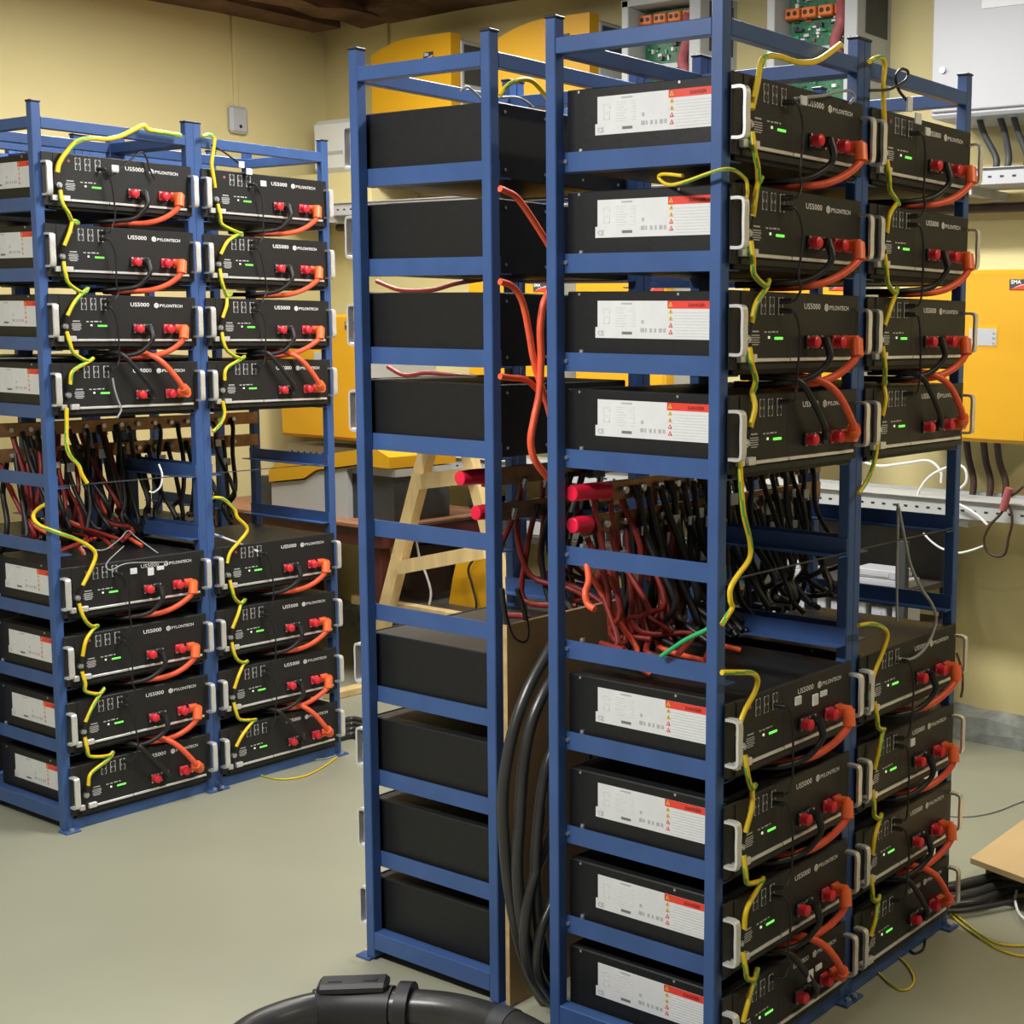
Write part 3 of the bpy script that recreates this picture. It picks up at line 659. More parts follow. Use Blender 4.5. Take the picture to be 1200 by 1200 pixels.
struct('trim_2', beam(XL + 0.5, 3.5, YW - 0.20, YW - 0.01, 2.965, ZC + 0.07, 2, 'x'), M_BEAM)
struct('trim_3', beam(XL + 0.30, XL + 0.52, 0.6, 2.69, 2.955, ZC + 0.07, 3, 'y'), M_BEAM)
for k in range(7):
    struct('trim_%d' % (4 + k), beam(XL + 1.25 + k * 0.85, XL + 1.43 + k * 0.85, -4.5, 2.49, 2.97, ZC + 0.07, 10 + k, 'y'), M_BEAM)

# ------------------------------------------------------------------ left wall: thermostat and conduit
p = onx(276, 141, XL)
rt = empty('wall_sensor', (XL, p.y, p.z)); th = MB()
th.box(0, 0.035, -0.048, 0.048, -0.062, 0.062, 0, 0.012); th.build('housing', M_WCAB, rt)
MB().cyl((0.035, 0.002, -0.030), (0.037, 0.002, -0.030), 0.008, 12).build('sensor_eye', M_CAP, rt); MB().box(0.035, 0.036, -0.02, 0.02, 0.02, 0.045).build('front_grille', M_GREYP, rt)
tag(rt, 'small white wall sensor on the left wall above the left rear rack', 'sensor')
tag(MB().box(XL, XL + 0.012, p.y - 0.012, p.y + 0.012, p.z + 0.062, 2.945, 0, 0.002).build('cable_duct', M_WALL), 'thin wall-coloured cable duct running up from the white wall sensor', 'cable duct')
p = ony(453, 35, YW)
tag(MB().box(p.x - 0.02, p.x + 0.02, YW - 0.014, YW, 2.2, 2.965, 0, 0.002).build('cable_duct', M_WALL), 'wall-coloured vertical cable duct on back wall near the corner', 'cable duct')

# ------------------------------------------------------------------ inverters on the back wall
YI = 2.45
def logo_badge(parent, x, y, z, w=0.075, h=0.036):
    b = MB(); b.box(x, x + w, y - 0.003, y, z, z + h, 0, 0.001)
    b.add([(x + 0.002, y - 0.0036, z + 0.001), (x + w - 0.001, y - 0.0036, z + 0.001), (x + w - 0.001, y - 0.0036, z + h * 0.55), (x + w * 0.55, y - 0.0036, z + h * 0.42)], [(0, 1, 2, 3)], 1)
    b.add([(x + w * 0.2, y - 0.0034, z + h * 0.18), (x + w - 0.001, y - 0.0034, z + h * 0.58), (x + w - 0.001, y - 0.0034, z + h * 0.66), (x + w * 0.5, y - 0.0034, z + h * 0.44)], [(0, 1, 2, 3)], 2)
    b.text('SMA', h * 0.5, (x + w * 0.08, y - 0.0036, z + h * 0.58), (1, 0, 0), (0, 0, 1), m=2, bold=0.03, width=w * 0.5)
    return b.build('logo_badge', [M_DGREY, M_REDS, M_WHITE], parent)

def big_inverter(x0, label, cover):
    x1 = x0 + (0.515 if cover else 0.395); z0, z1 = 2.16, (2.81 if cover else 2.835)
    rt = empty('inverter', ((x0 + x1) / 2, YW, z0)); ox, oz = (x0 + x1) / 2, z0
    def bx(mb, a0, a1, b0, b1, c0, c1, m=0, bev=0.0): mb.box(a0 - ox, a1 - ox, b0 - YW, b1 - YW, c0 - oz, c1 - oz, m, bev)
    if cover:
        mb = MB(); bx(mb, x0 + 0.01, x1 + 0.005, YI + 0.055, YW - 0.001, z0, z1 - 0.02, 0, 0.008); mb.build('housing', M_GREYP, rt)
        pts = []
        for t in range(13):
            u = t / 12; pts.append((x0 - ox + (x1 - x0) * u, z1 - oz - 0.055 * (1 - min(1, u / 0.55)) ** 2))
        poly = [(x0 - ox, 0.0)] + [(x1 - ox, 0.0)] + pts[::-1]
        mb = MB(); mb.prism(poly, 'y', YI - YW, YI + 0.06 - YW); fc = mb.build('front_cover', M_YINV, rt)
        mb = MB(); bx(mb, x1 + 0.005, x1 + 0.0075, YI + 0.075, YW - 0.03, z1 - 0.21, z1 - 0.04); mb.build('side_vent', M_DGREY, rt)
        logo_badge(rt, x0 + 0.345 - ox, YI - YW - 0.0005, z1 - 0.115 - oz, 0.062, 0.042)
        for (dx, dz) in ((0.02, -0.17), (0.02, -0.33), (0.44, -0.13)):
            mb = MB(); mb.cyl((x0 + dx - ox, YI - YW, z1 + dz - oz), (x0 + dx - ox, YI - YW - 0.004, z1 + dz - oz), 0.006, 10); mb.build('cover_screw', M_YINVD, fc)
    else:
        fr = MB()
        bx(fr, x0, x1, YW - 0.03, YW - 0.001, z0, z1); bx(fr, x0, x0 + 0.035, YI, YW - 0.03, z0, z1, 0, 0.003); bx(fr, x1 - 0.055, x1, YI, YW - 0.03, z0, z1, 0, 0.003)
        bx(fr, x0, x1, YI, YW - 0.03, z0, z0 + 0.04); bx(fr, x0, x1, YI, YW - 0.03, z1 - 0.025, z1)
        bx(fr, x0, x1 - 0.055, YI + 0.06, YW - 0.03, z0 + 0.405, z0 + 0.425)
        fr.build('open_housing', M_GREYP, rt)
        mb = MB(); bx(mb, x1, x1 + 0.003, YI + 0.06, YW - 0.03, z1 - 0.22, z1 - 0.03); mb.build('side_vent', M_DGREY, rt)
        mb = MB(); bx(mb, x1 - 0.030, x1 - 0.022, YI - 0.002, YI, z1 - 0.33, z1 - 0.24); mb.build('latch_slot', M_CAP, rt)
        for (a, b, zz0, zz1, nm) in ((0.045, 0.335, 0.435, 0.64, 'upper_circuit_board'), (0.045, 0.335, 0.05, 0.395, 'lower_circuit_board')):
            mb = MB(); bx(mb, x0 + a, x0 + b, YI + 0.10, YI + 0.108, z0 + zz0, z0 + zz1)
            random.seed(int(x0 * -100) + int(zz0 * 100))
            for q in range(5):
                for _ in range((16, 16, 9, 5, 10)[q]):
                    u, v = random.uniform(a + 0.01, b - 0.03), random.uniform(zz0 + 0.01, zz1 - 0.03)
                    w_, h_ = random.uniform(0.005, 0.026), random.uniform(0.005, 0.018)
                    bx(mb, x0 + u, x0 + u + w_, YI + 0.10 - random.uniform(0.004, 0.02), YI + 0.1001, z0 + v, z0 + v + h_, q + 1)
            mb.build(nm, [M_PCB, M_DGREY, M_WHITE, M_STEEL, M_PINK, M_GREEN], rt)
        zt = z0 + (0.585 if x0 < -2 else 0.535)
        for k in range(4):
            xx = x0 + 0.045 + k * 0.073
            mb = MB(); bx(mb, xx, xx + 0.062, YI + 0.055, YI + 0.10, zt, zt + 0.038, 0, 0.004)
            for q in range(2):
                mb.cyl((xx + 0.017 + q * 0.028 - ox, YI + 0.055 - YW, zt + 0.019 - oz), (xx + 0.017 + q * 0.028 - ox, YI + 0.053 - YW, zt + 0.019 - oz), 0.009, 10, 1)
            mb.build('terminal_block', [M_ORT, M_CAP], rt)
        mb = MB()
        P = [Vector((x0 + 0.29 - ox, YI + 0.06 - YW, z0 + 0.60 - oz)), Vector((x0 + 0.31 - ox, YI + 0.03 - YW, z0 + 0.50 - oz)), Vector((x0 + 0.28 - ox, YI + 0.04 - YW, z0 + 0.42 - oz)), Vector((x0 + 0.32 - ox, YI + 0.05 - YW, z0 + 0.33 - oz))]
        mb.tube(spline(P, 5), 0.022, 8); mb.build('ribbon_bundle', M_PINK, rt, True)
    return tag(rt, label, 'inverter', 'inverters in the upper wall row')
big_inverter(-3.745, 'yellow inverter with rounded top on back wall nearest the room corner', True)
big_inverter(-2.945, 'yellow inverter on the back wall behind the gap between the racks', True)
big_inverter(-2.262, 'opened inverter with bare circuit boards, left one, seen over the nearest rack', False)
big_inverter(-1.556, 'opened inverter with bare circuit boards, right one, beside the white cabinet', False)

def square_inverter(x0, z0, yf, label, wid=0.487, h=0.604):
    x1 = x0 + wid; rt = empty('inverter', ((x0 + x1) / 2, YW, z0)); ox = (x0 + x1) / 2
    mb = MB(); mb.box(x0 - ox + 0.01, x1 - ox - 0.01, yf + 0.07 - YW, -0.001, 0.005, h - 0.005, 0, 0.004); mb.build('housing', M_GREYP, rt)
    mb = MB(); mb.box(x0 - ox, x1 - ox, yf - YW, yf + 0.075 - YW, 0, h, 0, 0.014); mb.build('front_cover', M_YINV, rt)
    dx = 0.250 if wid > 0.45 else 0.2
    mb = MB(); mb.box(x0 - ox + dx, x0 - ox + dx + 0.115, yf - YW - 0.001, yf - YW, 0.335, 0.415); mb.build('display_recess', M_YINVD, rt)
    mb = MB(); mb.box(x0 - ox + dx + 0.005, x0 - ox + dx + 0.110, yf - YW - 0.003, yf - YW - 0.001, 0.340, 0.400, 0, 0.001); ds = mb.build('display_panel', M_WCAB, rt)
    mb = MB()
    for q in range(3): mb.cyl((x0 - ox + dx + 0.099, yf - YW - 0.003, 0.350 + q * 0.017), (x0 - ox + dx + 0.099, yf - YW - 0.0045, 0.350 + q * 0.017), 0.004, 8)
    mb.build('indicator_lights', M_STEEL, ds)
    logo_badge(rt, x0 + wid - 0.085 - ox, yf - YW - 0.0005, h - 0.070, 0.078, 0.036)
    return tag(rt, label, 'inverter', 'square inverters in the lower wall row')
square_inverter(-0.930, 1.146, YI, 'square yellow inverter with grey display at the right edge on the back wall')
square_inverter(-1.66, 1.146, YI, 'square yellow inverter glimpsed between the batteries behind the nearest rack')
square_inverter(-2.52, 1.146, YI, 'square yellow inverter glimpsed behind the nearest rack, right of the gap')
square_inverter(-3.15, 1.146, YI, 'square yellow inverter glimpsed through the gap behind the middle rack')
square_inverter(-4.165, 1.000, 2.22, 'square yellow inverter behind the left rear rack near the corner', 0.56, 0.575)

# white cabinets
rt = empty('wall_cabinet', (-0.42, YW, 2.27)); mb = MB(); mb.box(-0.41, 0.45, 2.40 - YW, -0.001, 0, 0.67, 0, 0.01); mb.build('cabinet_body', M_WCAB, rt)
MB().box(-0.40, 0.44, 2.388 - YW, 2.40 - YW, 0.02, 0.66, 0, 0.004).build('cabinet_door', M_WCAB, rt)
MB().box(-0.215, 0.0, 2.385 - YW, 2.388 - YW, 0.350, 0.46).build('paper_label', M_STICK, rt)
MB().cyl((-0.355, 2.388 - YW, 0.16), (-0.355, 2.378 - YW, 0.16), 0.011, 12).build('door_lock', M_STEEL, rt)
tag(rt, 'large white wall cabinet at upper right above the cable tray', 'cabinet')
rt = empty('wall_cabinet', (-4.0, YW, 2.25)); mb = MB(); mb.box(-0.235, 0.12, 2.50 - YW, -0.001, 0, 0.25, 0, 0.022); mb.build('cabinet_body', M_WPLA, rt)
MB().box(-0.12, 0.0, 2.497 - YW, 2.50 - YW, 0.085, 0.10).build('grey_strip', M_GREYP, rt)
tag(rt, 'small white wall box with rounded corners behind the left rear rack', 'box')

# cable trays
tag(MB().box(-4.30, -3.72, 2.41, YW, 2.092, 2.235, 0, 0.004).build('cable_duct', M_WALL), 'wall-coloured boxy duct below the small white wall box near the corner', 'cable duct')
def tray(x0, x1, yf, z0, z1, depth, label, m):
    rt = empty('cable_tray', ((x0 + x1) / 2, YW, z0)); ox = (x0 + x1) / 2; h = z1 - z0
    mb = MB(); mb.box(x0 - ox, x1 - ox, yf - YW, yf + 0.004 - YW, 0, h, 0); mb.box(x0 - ox, x1 - ox, yf + 0.004 - YW, yf + depth - YW, 0, 0.004, 0)
    mb.box(x0 - ox, x1 - ox, yf + depth - YW - 0.004, yf + depth - YW, 0, h, 0); mb.box(x0 - ox, x1 - ox, yf - 0.012 - YW, yf + depth * 0.55 - YW, h, h + 0.003, 0)
    ty = mb.build('tray_channel', m, rt)
    mb = MB(); k = 0; x = x0 + 0.02
    while x < x1 - 0.04:
        mb.box(x - ox, x - ox + 0.014, yf - YW - 0.0008, yf - YW, h * 0.40, h * 0.40 + 0.007); x += 0.045
    mb.build('slots', M_CAP, ty)
    br = 0
    x = x0 + 0.3
    while x < x1:
        mb = MB(); mb.box(x - ox, x - ox + 0.04, yf + 0.02 - YW, -0.001, -0.03, 0.0); mb.build('bracket', m, rt); x += 1.1
    return tag(rt, label, 'cable tray')
tray(-4.30, 3.0, 2.38, 2.035, 2.088, 0.22, 'white slotted cable tray running along back wall below the upper inverters', M_WCAB)
tray(-4.25, 3.0, 2.33, 0.885, 0.950, 0.28, 'grey-white slotted cable tray running along back wall below the lower inverters', M_GREYP)
# cables from the white cabinet and inverter down to the trays
G = 'cables from the cabinet into the tray'
for k, (a, b) in enumerate((((1148, 142), (1160, 193)), ((1172, 141), (1174, 192)), ((1188, 140), (1196, 188)))):
    p0, p1 = ony(a[0], a[1], 2.5), ony(b[0], b[1], 2.5); p0.z = 2.272; p1.z = 2.06
    cable('supply_cable', 'thick dark cable below the white cabinet, %s from the left' % NUM[k], [p0, p0 + Vector((0.01, 0.02, -0.05)), p1 + Vector((0.012, 0.03, 0.07)), p1], 0.012, [M_DGREY], G)
G = 'cables below the right inverter'
for k, (a, b) in enumerate((((1132, 520), (1138, 574)), ((1152, 520), (1158, 572)), ((1168, 520), (1176, 570)))):
    p0, p1 = ony(a[0], a[1], 2.56), ony(b[0], b[1], 2.56); p0.z = 1.15; p1.z = 0.90
    cable('supply_cable', 'dark cable below the right yellow inverter, %s from the left' % NUM[k], [p0, p0 + Vector((0.004, 0.02, -0.08)), p1 + Vector((0.0, 0.02, 0.09)), p1], 0.013, [M_BROWN], G)
cable('supply_cable', 'long black cable doubling as the shade line under the upper tray, back wall', [Vector((-4.2, 2.62, 2.0)), Vector((-3, 2.60, 1.985)), Vector((-1.5, 2.61, 1.99)), Vector((-0.6, 2.60, 1.975)), Vector((1.0, 2.61, 1.99)), Vector((2.5, 2.60, 1.985))], 0.018, [M_BROWN])  # dark run draws both a cable bundle and the shade below the tray
G = 'white wires on the lower tray'
cable('thin_wire', 'white wire arching above the lower tray inside the far right rack', [ony(a, b, 2.42) for a, b in ((1008, 540), (1030, 546), (1060, 543), (1088, 540), (1102, 552), (1103, 566))], 0.005, [M_WHC], G)
cable('thin_wire', 'white wire curving up from the lower tray beside the far post', [ony(a, b, 2.36) for a, b in ((1073, 597), (1076, 578), (1086, 562), (1100, 552), (1120, 545), (1131, 550), (1132, 565), (1122, 575))], 0.005, [M_WHC], G)
cable('thin_wire', 'white wire trailing over the tray edge right of the rack', [ony(a, b, 2.31) for a, b in ((1122, 590), (1135, 597), (1148, 606), (1157, 615))], 0.005, [M_WHC], G)
cable('thin_wire', 'white wire hanging below the tray at the far post', [ony(a, b, 2.31) for a, b in ((1082, 625), (1092, 635), (1104, 643), (1122, 648), (1138, 645), (1152, 640))], 0.004, [M_WHC], G)
cable('thin_wire', 'brown and red wire loop tied to the tray at the right edge', [ony(a, b, 2.30) for a, b in ((1180, 592), (1172, 603), (1160, 616), (1153, 632), (1157, 646), (1168, 652), (1178, 648), (1182, 630), (1186, 612), (1184, 596), (1178, 586), (1190, 578), (1199, 570))], 0.005, [M_BROWN], None, ends=[('red_tape', ony(1175, 598, 2.295), ony(1183, 572, 2.295), 0.014, M_PINK)])
cable('thin_wire', 'thin black cable hanging near the floor beside the far right rack', [ony(1121, 765, 2.5), ony(1127, 785, 2.5), ony(1128, 805, 2.5), ony(1126, 817, 2.5)], 0.005, [M_BROWN])

# ------------------------------------------------------------------ table with the grey-yellow inverter on it
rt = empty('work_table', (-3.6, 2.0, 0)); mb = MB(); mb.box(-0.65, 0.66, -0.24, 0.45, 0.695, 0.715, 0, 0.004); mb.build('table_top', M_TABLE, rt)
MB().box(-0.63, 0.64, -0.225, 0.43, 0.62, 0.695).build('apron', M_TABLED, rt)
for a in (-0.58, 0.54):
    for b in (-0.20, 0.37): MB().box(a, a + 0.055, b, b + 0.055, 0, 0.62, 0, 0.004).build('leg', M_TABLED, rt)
tag(rt, 'red-brown wooden table behind the left rear rack', 'table')
rt = empty('inverter', (-3.45, 1.84, 0.715))
def PX(px, py): q = ony(px, py, 1.84); return (q.x + 3.45, q.z - 0.715)
bot = 0.0
b1 = [PX(318, 566), PX(358, 562), PX(373, 552), PX(420, 546)]
xr = 0.20
poly = [(b1[0][0], bot), (xr, bot), (xr, PX(430, 552)[1])] + [(b1[3][0], b1[3][1])] + [b1[2], b1[1], b1[0]]
MB().prism(poly, 'y', 0.0, 0.36).build('grey_body', M_GREYP, rt)
lidp = [(q[0], q[1] + 0.006) for q in b1] + [(PX(459, 549)[0], PX(459, 551)[1] + 0.006), PX(459, 536), PX(440, 524), PX(330, 540), (b1[0][0], b1[0][1] + 0.055)]
MB().prism(lidp, 'y', -0.012, 0.36).build('yellow_lid', M_YINV, rt)
MB().box(xr, PX(459, 553)[0], 0.02, 0.34, PX(459, 560)[1], PX(459, 552)[1] + 0.004).build('grey_lip', M_GREYP, rt)
MB().box(xr, PX(455, 560)[0], 0.03, 0.34, 0, PX(459, 560)[1]).build('dark_side_vent', M_DGREY, rt)
MB().box(PX(318, 566)[0] - 0.11, PX(318, 566)[0], 0.02, 0.34, 0, 0.14).build('dark_end', M_DGREY, rt)
tag(rt, 'grey inverter with yellow lid lying on the wooden table', 'inverter')

# ------------------------------------------------------------------ pine trestle behind the middle rack, bench and odds
YT = 1.80
rt = empty('wooden_trestle', (ony(475, 620, YT).x, YT, 0)); ox = rt.location.x
def stick(p0, p1, w, d, name, m=M_PINE):
    p0, p1 = Vector(p0), Vector(p1); t = (p1 - p0).normalized(); n = Vector((0, 1, 0)); s_ = t.cross(n).normalized() * w / 2; n = n * d / 2
    vs = [p0 - s_ - n, p0 + s_ - n, p0 + s_ + n, p0 - s_ + n, p1 - s_ - n, p1 + s_ - n, p1 + s_ + n, p1 - s_ + n]
    return MB().add(vs, [(0, 1, 2, 3), (4, 5, 6, 7), (0, 1, 5, 4), (1, 2, 6, 5), (2, 3, 7, 6), (3, 0, 4, 7)]).build(name, m, rt)
def TP(px, py): q = ony(px, py, YT); return Vector((q.x - ox, 0, q.z))
a, b = TP(503, 520), TP(457, 700); d = (b - a); foot = a + d * (a.z / (a.z - b.z)); top = a + d * (-0.12)
stick(top, foot, 0.058, 0.045, 'leg')
a2, b2 = TP(548, 530), TP(566, 610); d = (b2 - a2); foot2 = a2 + d * (a2.z / (a2.z - b2.z))
foot2.x = a2.x + (a2.z) * 0.36; stick(a2 + Vector((-0.03, 0, 0.10)), foot2, 0.05, 0.045, 'leg')
stick(TP(496, 564) + Vector((0, -0.03, 0)), TP(562, 556) + Vector((0, -0.03, 0)), 0.062, 0.022, 'crossbar')
stick(TP(474, 664) + Vector((0, -0.03, 0)), TP(575, 645) + Vector((0, -0.03, 0)), 0.055, 0.022, 'crossbar')
for q in ((top + Vector((0.0, 0.0, 0.0))),):
    stick(q + Vector((-0.06, 0, 0)), q + Vector((0.26, 0, 0.0)), 0.05, 0.3, 'top_board')
for f_ in (foot, foot2): 
    MB().box(f_.x - 0.03, f_.x + 0.03, -0.2, 0.2, 0, 0.03, 0, 0.003).build('foot_board', M_PINE, rt)
tag(rt, 'pale pine trestle frame standing behind the middle rack', 'trestle')
rt = empty('low_bench', (-2.75, 2.15, 0)); MB().box(-0.55, 0.62, -0.22, 0.20, 0.34, 0.37, 0, 0.003).build('bench_top', M_SHELF, rt); MB().box(-0.55, 0.62, -0.262, -0.222, 0.335, 0.372, 0, 0.003).build('front_plank', M_PINE, rt)  # top coloured dark to stand in for the shade behind the trestle
for a in (-0.50, 0.52):
    for b in (-0.18, 0.12): MB().box(a, a + 0.05, b, b + 0.05, 0, 0.34).build('leg', M_PINE, rt)
tag(rt, 'low bench with top darkened for shade, pale front plank, behind the trestle', 'bench')
p0 = ony(526, 715, 2.02)
poly = [(0, 0), (0.24, 0), (0.24, 0.235), (0.075, 0.235), (0.05, 0.19), (0.025, 0.11)]
rt = empty('inverter_cover', (p0.x, 2.02, 0.37)); MB().prism(poly, 'y', 0, 0.10).build('cover_shell', M_YINV, rt)
MB().box(0.236, 0.246, 0.0, 0.10, 0.0, 0.235).build('white_edge', M_WCAB, rt)
tag(rt, 'yellow cover with a curved edge standing on the low bench', 'cover')
cable('thin_wire', 'thin black wires dangling before the yellow cover', [ony(a, b, 1.99) for a, b in ((560, 650), (549, 666), (553, 684), (558, 705), (558, 714))], 0.005, [M_BLK])
cable('thin_wire', 'white wire hanging behind the trestle crossbar', [ony(a, b, 1.95) for a, b in ((488, 634), (492, 655), (500, 675), (505, 695), (502, 715))], 0.005, [M_WHC])
tb = MB(); q = ony(500, 690, 2.2)
tb.cyl((0, 0, 0), (0, 0, 0.20), 0.105, 20, 0, 0.115); tb.cyl((0, 0, 0.20), (0, 0, 0.215), 0.12, 20)
tag(tb.build('storage_tub', M_BROWN, None, True, (q.x, 2.2, 0.37)), 'dark brown round tub on the low bench behind the trestle', 'tub')
q = ony(525, 612, 2.5)
rt = empty('storage_shelf', (-2.6, 2.5, 0)); MB().box(-0.75, 0.75, -0.14, 0.12, 0.60, 0.63).build('shelf_board', M_SHELF, rt)
for a in (-0.74, 0.70): MB().box(a, a + 0.04, -0.13, 0.11, 0, 0.60).build('side_support', M_SHELF, rt)
tag(rt, 'dark wooden shelf under the lower cable tray behind the middle rack', 'shelf')
for k, (xa, w_, h_, m_, lb) in enumerate(((-3.10, 0.22, 0.13, M_DGREY, 'dark grey box on the wooden shelf behind the trestle, left one'), (-2.80, 0.20, 0.10, M_GREYP, 'light grey box on the wooden shelf behind the trestle'), (-2.52, 0.16, 0.16, M_CLEAR, 'dark smoky box on the wooden shelf behind the trestle'), (-2.28, 0.2, 0.12, M_SHELF, 'dull brown box at the right end of the wooden shelf'))):
    mb = MB(); mb.box(0, w_, -0.1, 0.09, 0, h_, 0, 0.004); mb.box(-0.004, w_ + 0.004, -0.104, 0.094, h_ - 0.03, h_, 0, 0.002)
    tag(mb.build('storage_box', m_, None, False, (xa, 2.5, 0.63)), lb, 'box', 'boxes on the shelf')

# shelf with white cartons behind the right racks
rt = empty('storage_shelf', (-1.245, 2.42, 0))
for z_ in (0.455, 0.60): MB().box(-0.62, 0.46, -0.20, 0.16, z_, z_ + 0.02).build('shelf_board', M_SHELF, rt)
for a in (-0.62, 0.43):
    for b in (-0.20, 0.13): MB().box(a, a + 0.03, b, b + 0.03, 0, 0.80).build('upright', M_DGREY, rt)
MB().box(-0.60, 0.44, 0.145, 0.16, 0.62, 0.80).build('back_panel', M_SHELF, rt)
tag(rt, 'low dark shelf under the lower tray seen through the far right rack', 'shelf')
nm = ['leftmost', 'second', 'third', 'fourth', 'fifth', 'sixth', 'rightmost']
for k in range(7):
    xk = -1.36 + k * 0.085; mb = MB(); mb.box(0, 0.062, -0.05, 0.05, 0, 0.085 - 0.01 * (k % 2), 0, 0.003); mb.box(0.02, 0.042, -0.052, -0.05, 0.01, 0.06)
    tag(mb.build('white_carton', M_WCAB, None, False, (xk, 2.30, 0.475)), 'small white carton on the lower dark shelf, %s of its row' % (nm[k] if k in (0, 6) else nm[k] + ' from the left'), 'carton', 'white cartons on the lower shelf')
for k, (xk, zk, w_) in enumerate(((-1.04, 0.62, 0.23), (-1.02, 0.652, 0.18), (-1.38, 0.62, 0.16), (-1.35, 0.65, 0.10))):
    mb = MB(); mb.box(0, w_, -0.06, 0.06, 0, 0.03, 0, 0.002); mb.box(0.02, w_ - 0.03, -0.062, -0.06, 0.008, 0.02)
    tag(mb.build('white_carton', M_WCAB, None, False, (xk, 2.32, zk)), ['flat white carton on the upper dark shelf, lower of the right stack', 'flat white carton on top of the right stack, upper dark shelf', 'flat white carton on the upper dark shelf, lower of the left stack', 'flat white carton on top of the left stack, upper dark shelf'][k], 'carton', 'flat cartons on the upper shelf')

# ------------------------------------------------------------------ floor items at right
rt = empty('plywood_sheet', (-0.15, 1.46, 0))
A_, B_, C_ = onz(1137, 1012, 0.085), onz(1212, 1040, 0.085), onz(1212, 957, 0.085)
e1 = (B_ - A_).normalized(); e2 = (C_ - A_).normalized()
q = [A_, A_ + e1 * 0.9, A_ + e1 * 0.9 + e2 * 1.0, A_ + e2 * 1.0]
o_ = Vector(rt.location)
vs = [v - o_ for v in q] + [v - o_ + Vector((0, 0, 0.016)) for v in q]
MB().add(vs, [(0, 1, 2, 3), (4, 5, 6, 7), (0, 1, 5, 4), (1, 2, 6, 5), (2, 3, 7, 6), (3, 0, 4, 7)]).build('board_face', M_PLYL, rt)
for (u, v) in ((0.03, 0.05), (0.70, 0.05), (0.03, 0.85), (0.7, 0.85)):
    c = A_ + e1 * u + e2 * v - o_; MB().box(c.x, c.x + 0.06, c.y, c.y + 0.06, 0, 0.085).build('support_block', M_BROWN, rt)
tag(rt, 'sheet of light plywood raised off the floor at the right edge', 'board')
G = 'thick black cables on the right floor'
rows = [([(1100, 1042), (1120, 1039), (1145, 1033), (1168, 1028), (1190, 1030)], 0.05), ([(1100, 1052), (1122, 1052), (1148, 1046), (1172, 1038), (1195, 1036)], 0.035), ([(1100, 1062), (1125, 1060), (1150, 1056), (1178, 1044), (1200, 1040)], 0.02), ([(1102, 1068), (1130, 1067), (1160, 1062), (1190, 1056), (1215, 1052)], 0.018)]
for k, (pp, z_) in enumerate(rows):
    cable('thick_cable', 'thick black floor cable coming from under the plywood sheet, %s from the wall' % NUM[k], [onz(a, b, z_) for a, b in pp], 0.0155 if k < 3 else 0.007, [M_HOSE], G, n=10)
G = 'thin floor wires on the right'
cable('thin_wire', 'yellow-green floor wire running from the far right rack foot, upper one', [onz(a, b, 0.004) for a, b in ((1108, 1062), (1125, 1076), (1145, 1092), (1165, 1104), (1185, 1108), (1206, 1108))], 0.0026, YG, G, stripe=True)
cable('thin_wire', 'yellow-green floor wire running from the far right rack foot, lower one', [onz(a, b, 0.004) for a, b in ((1112, 1070), (1130, 1086), (1150, 1100), (1170, 1112), (1190, 1119), (1206, 1121))], 0.0026, YG, G, stripe=True)
cable('thin_wire', 'grey floor wire crossing toward the wall at right', [onz(a, b, 0.003) for a, b in ((1108, 956), (1130, 957), (1150, 955), (1170, 950), (1190, 942), (1208, 936))], 0.003, [M_GRYC], G)
cable('thin_wire', 'thin yellow wire looping on the floor before the far right rack', [onz(a, b, 0.004) for a, b in ((1016, 1125), (1028, 1138), (1042, 1152), (1056, 1160), (1067, 1157), (1071, 1146), (1064, 1132), (1054, 1122))], 0.0022, YG, G, stripe=True)
cable('thin_wire', 'thin black wire looping on the floor before the far right rack', [onz(a, b, 0.004) for a, b in ((1064, 1112), (1072, 1117), (1082, 1112), (1084, 1100), (1080, 1094))], 0.003, [M_BLK], G)
cable('thin_wire', 'white wire curling beside the plywood at the right edge', [onz(a, b, 0.02) for a, b in ((1192, 1040), (1190, 1055), (1194, 1070), (1204, 1080))], 0.004, [M_WHC], G)
G = 'floor wires at the left racks'
cable('thin_wire', 'yellow-green wire looping on the floor before the left rear rack', [onz(a, b, 0.004) for a, b in ((272, 882), (285, 897), (305, 908), (330, 913), (358, 909), (380, 898), (395, 887))], 0.0026, YG, G, stripe=True)
cable('thin_wire', 'thin grey wire on the floor beside the left rear rack foot', [onz(a, b, 0.003) for a, b in ((340, 898), (360, 892), (385, 888), (402, 882))], 0.003, [M_GRYC], G)
cable('thin_wire', 'white wire on the floor between the left rear rack and the middle rack', [onz(a, b, 0.003) for a, b in ((400, 808), (412, 806), (425, 812), (436, 822))], 0.004, [M_WHC], G)
for k in range(4):
    cable('thick_cable', 'black cable on the floor behind the left rear rack, %s from the front' % NUM[k], [onz(a, b - 6 * k, 0.014) for a, b in ((380, 868), (398, 864), (415, 861), (432, 866), (448, 876))], 0.013, [M_HOSE], 'black cables behind the left rear rack')

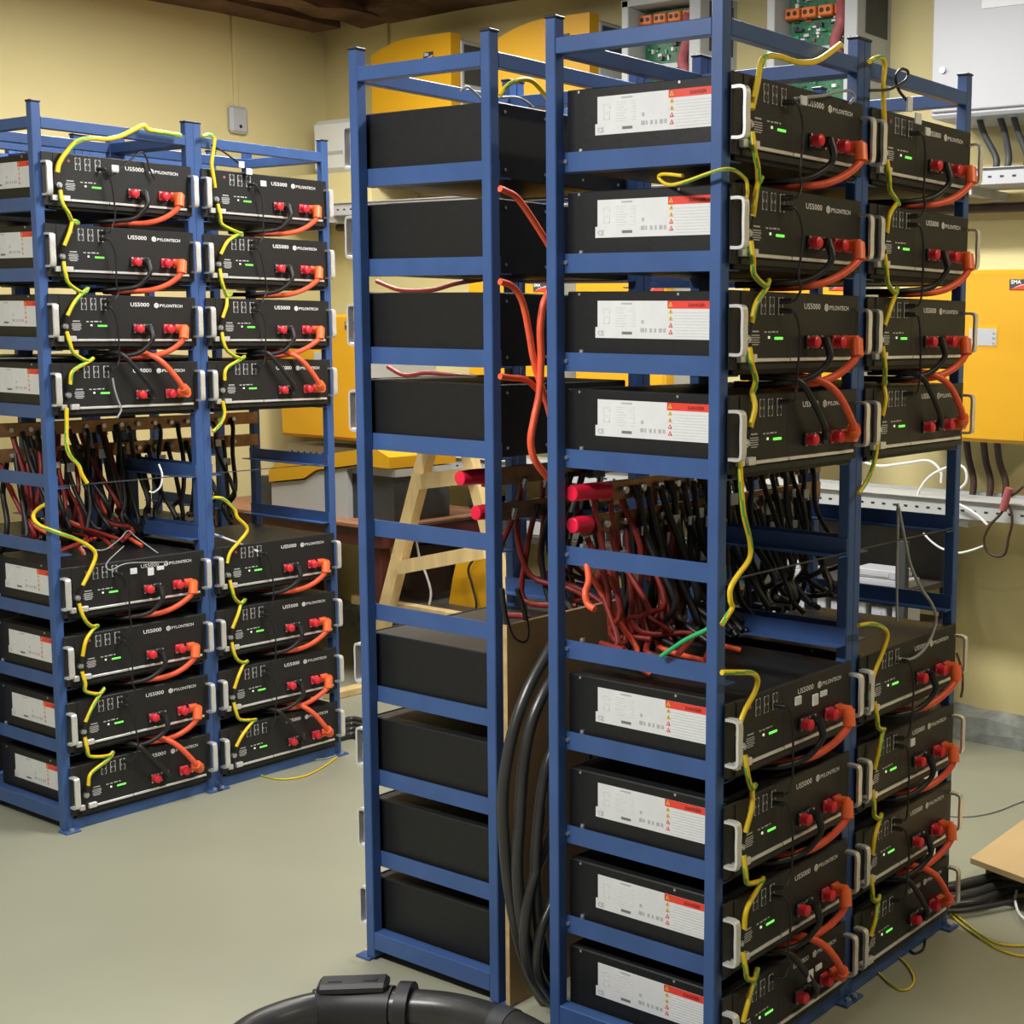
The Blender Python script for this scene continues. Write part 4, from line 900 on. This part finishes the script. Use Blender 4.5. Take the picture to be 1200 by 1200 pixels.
# ------------------------------------------------------------------ black hose with clamp in front
rt = empty('black_hose', (-0.75, -0.55, 0)); o_ = Vector(rt.location)
ZH = 0.045
hp = [onz(a, b, ZH) for a, b in ((250, 1260), (290, 1215), (340, 1192), (400, 1180), (460, 1180), (520, 1184), (570, 1196), (620, 1216), (680, 1262))]
mid_ = (hp[0] + hp[-1]) / 2; dv = Vector((CAM.x - mid_.x, CAM.y - mid_.y, 0)).normalized()
hp += [hp[-1] + dv * 0.22, mid_ + dv * 0.42 + (hp[-1] - mid_) * 0.45, mid_ + dv * 0.42 + (hp[0] - mid_) * 0.45, hp[0] + dv * 0.22, hp[0] + dv * 0.02]
sp = [q - o_ for q in spline(hp, 8)]
hs = MB(); hs.tube(sp, 0.040, 20); hose = hs.build('hose_tube', M_HOSE, rt, True)
i0, i1 = 20, 33
cl_ = MB(); cl_.tube(sp[i0:i1], 0.046, 20); clm = cl_.build('clamp_sleeve', M_CAP, rt, True)
i = 33; cl_ = MB(); cl_.tube(sp[i:i + 3], 0.056, 20); cl_.build('clamp_collar', M_CAP, rt, True)
mid = sp[26]; tgt = (sp[29] - sp[23]).normalized(); ang = math.atan2(tgt.y, tgt.x)
bk = MB(); L_ = (sp[32] - sp[21]).length
bk.box(-L_ / 2, L_ / 2, -0.030, 0.030, 0.036, 0.062, 0, 0.008)
for dx in (-0.35, 0.15): bk.box(dx * L_, dx * L_ + 0.03, -0.012, 0.002, 0.062, 0.0635, 1)
bo = bk.build('clamp_buckle', [M_CAP, M_BLK], rt); bo.location = mid; bo.rotation_euler = (0, 0, ang)
c2 = MB(); c2.tube(sp[50:54], 0.0425, 20); c2.build('pale_band', M_DGREY, rt, True)
tag(rt, 'coil of black hose with a buckled clamp on the floor at the bottom edge', 'hose')

# ------------------------------------------------------------------ lights
def area(name, loc, size, size_y, power, col=(1, 0.975, 0.93), rot=(0, 0, 0)):
    l = D.lights.new(name, 'AREA'); l.shape = 'RECTANGLE'; l.size = size; l.size_y = size_y; l.energy = power; l.color = col
    o = D.objects.new(name, l); COL.objects.link(o); o.location = loc; o.rotation_euler = rot
    tag(o, None, None, None, 'helper')
    return o
area('ceiling_lamp_aisle', (-1.70, -0.7, 2.92), 0.25, 1.2, 15)
area('ceiling_lamp_left', (-2.95, 1.15, 2.90), 0.25, 1.2, 62)
area('ceiling_lamp_wall', (-1.0, 1.0, 2.93), 1.5, 0.22, 92)
area('fill_light_right', (1.6, 1.0, 2.93), 0.25, 1.5, 36, (1.0, 0.86, 0.62))  # added warm fill for the dim right rack fronts, no fixture known here
area('ceiling_lamp_front', (-0.7, -1.9, 2.85), 1.5, 0.25, 122)
w = D.worlds.new('room_ambient'); bpy.context.scene.world = w; w.use_nodes = True
bg = w.node_tree.nodes['Background']; bg.inputs['Color'].default_value = (1.0, 0.93, 0.80, 1); bg.inputs['Strength'].default_value = 0.17

# ------------------------------------------------------------------ camera and view
cam = D.cameras.new('photo_camera'); co = D.objects.new('photo_camera', cam); COL.objects.link(co)
cam.sensor_width = 36.0; cam.sensor_fit = 'HORIZONTAL'; cam.lens = F / 1200 * 36.0
cam.shift_x = -(CX - 600) / 1200; cam.shift_y = (CY - 600) / 1200; cam.clip_start = 0.05; cam.clip_end = 60
co.location = CAM; co.rotation_euler = ROT
sc = bpy.context.scene; sc.camera = co
sc.view_settings.view_transform = 'Standard'; sc.view_settings.look = 'None'
sc.view_settings.exposure = 0.0; sc.view_settings.gamma = 1.0
sc.view_settings.use_curve_mapping = False
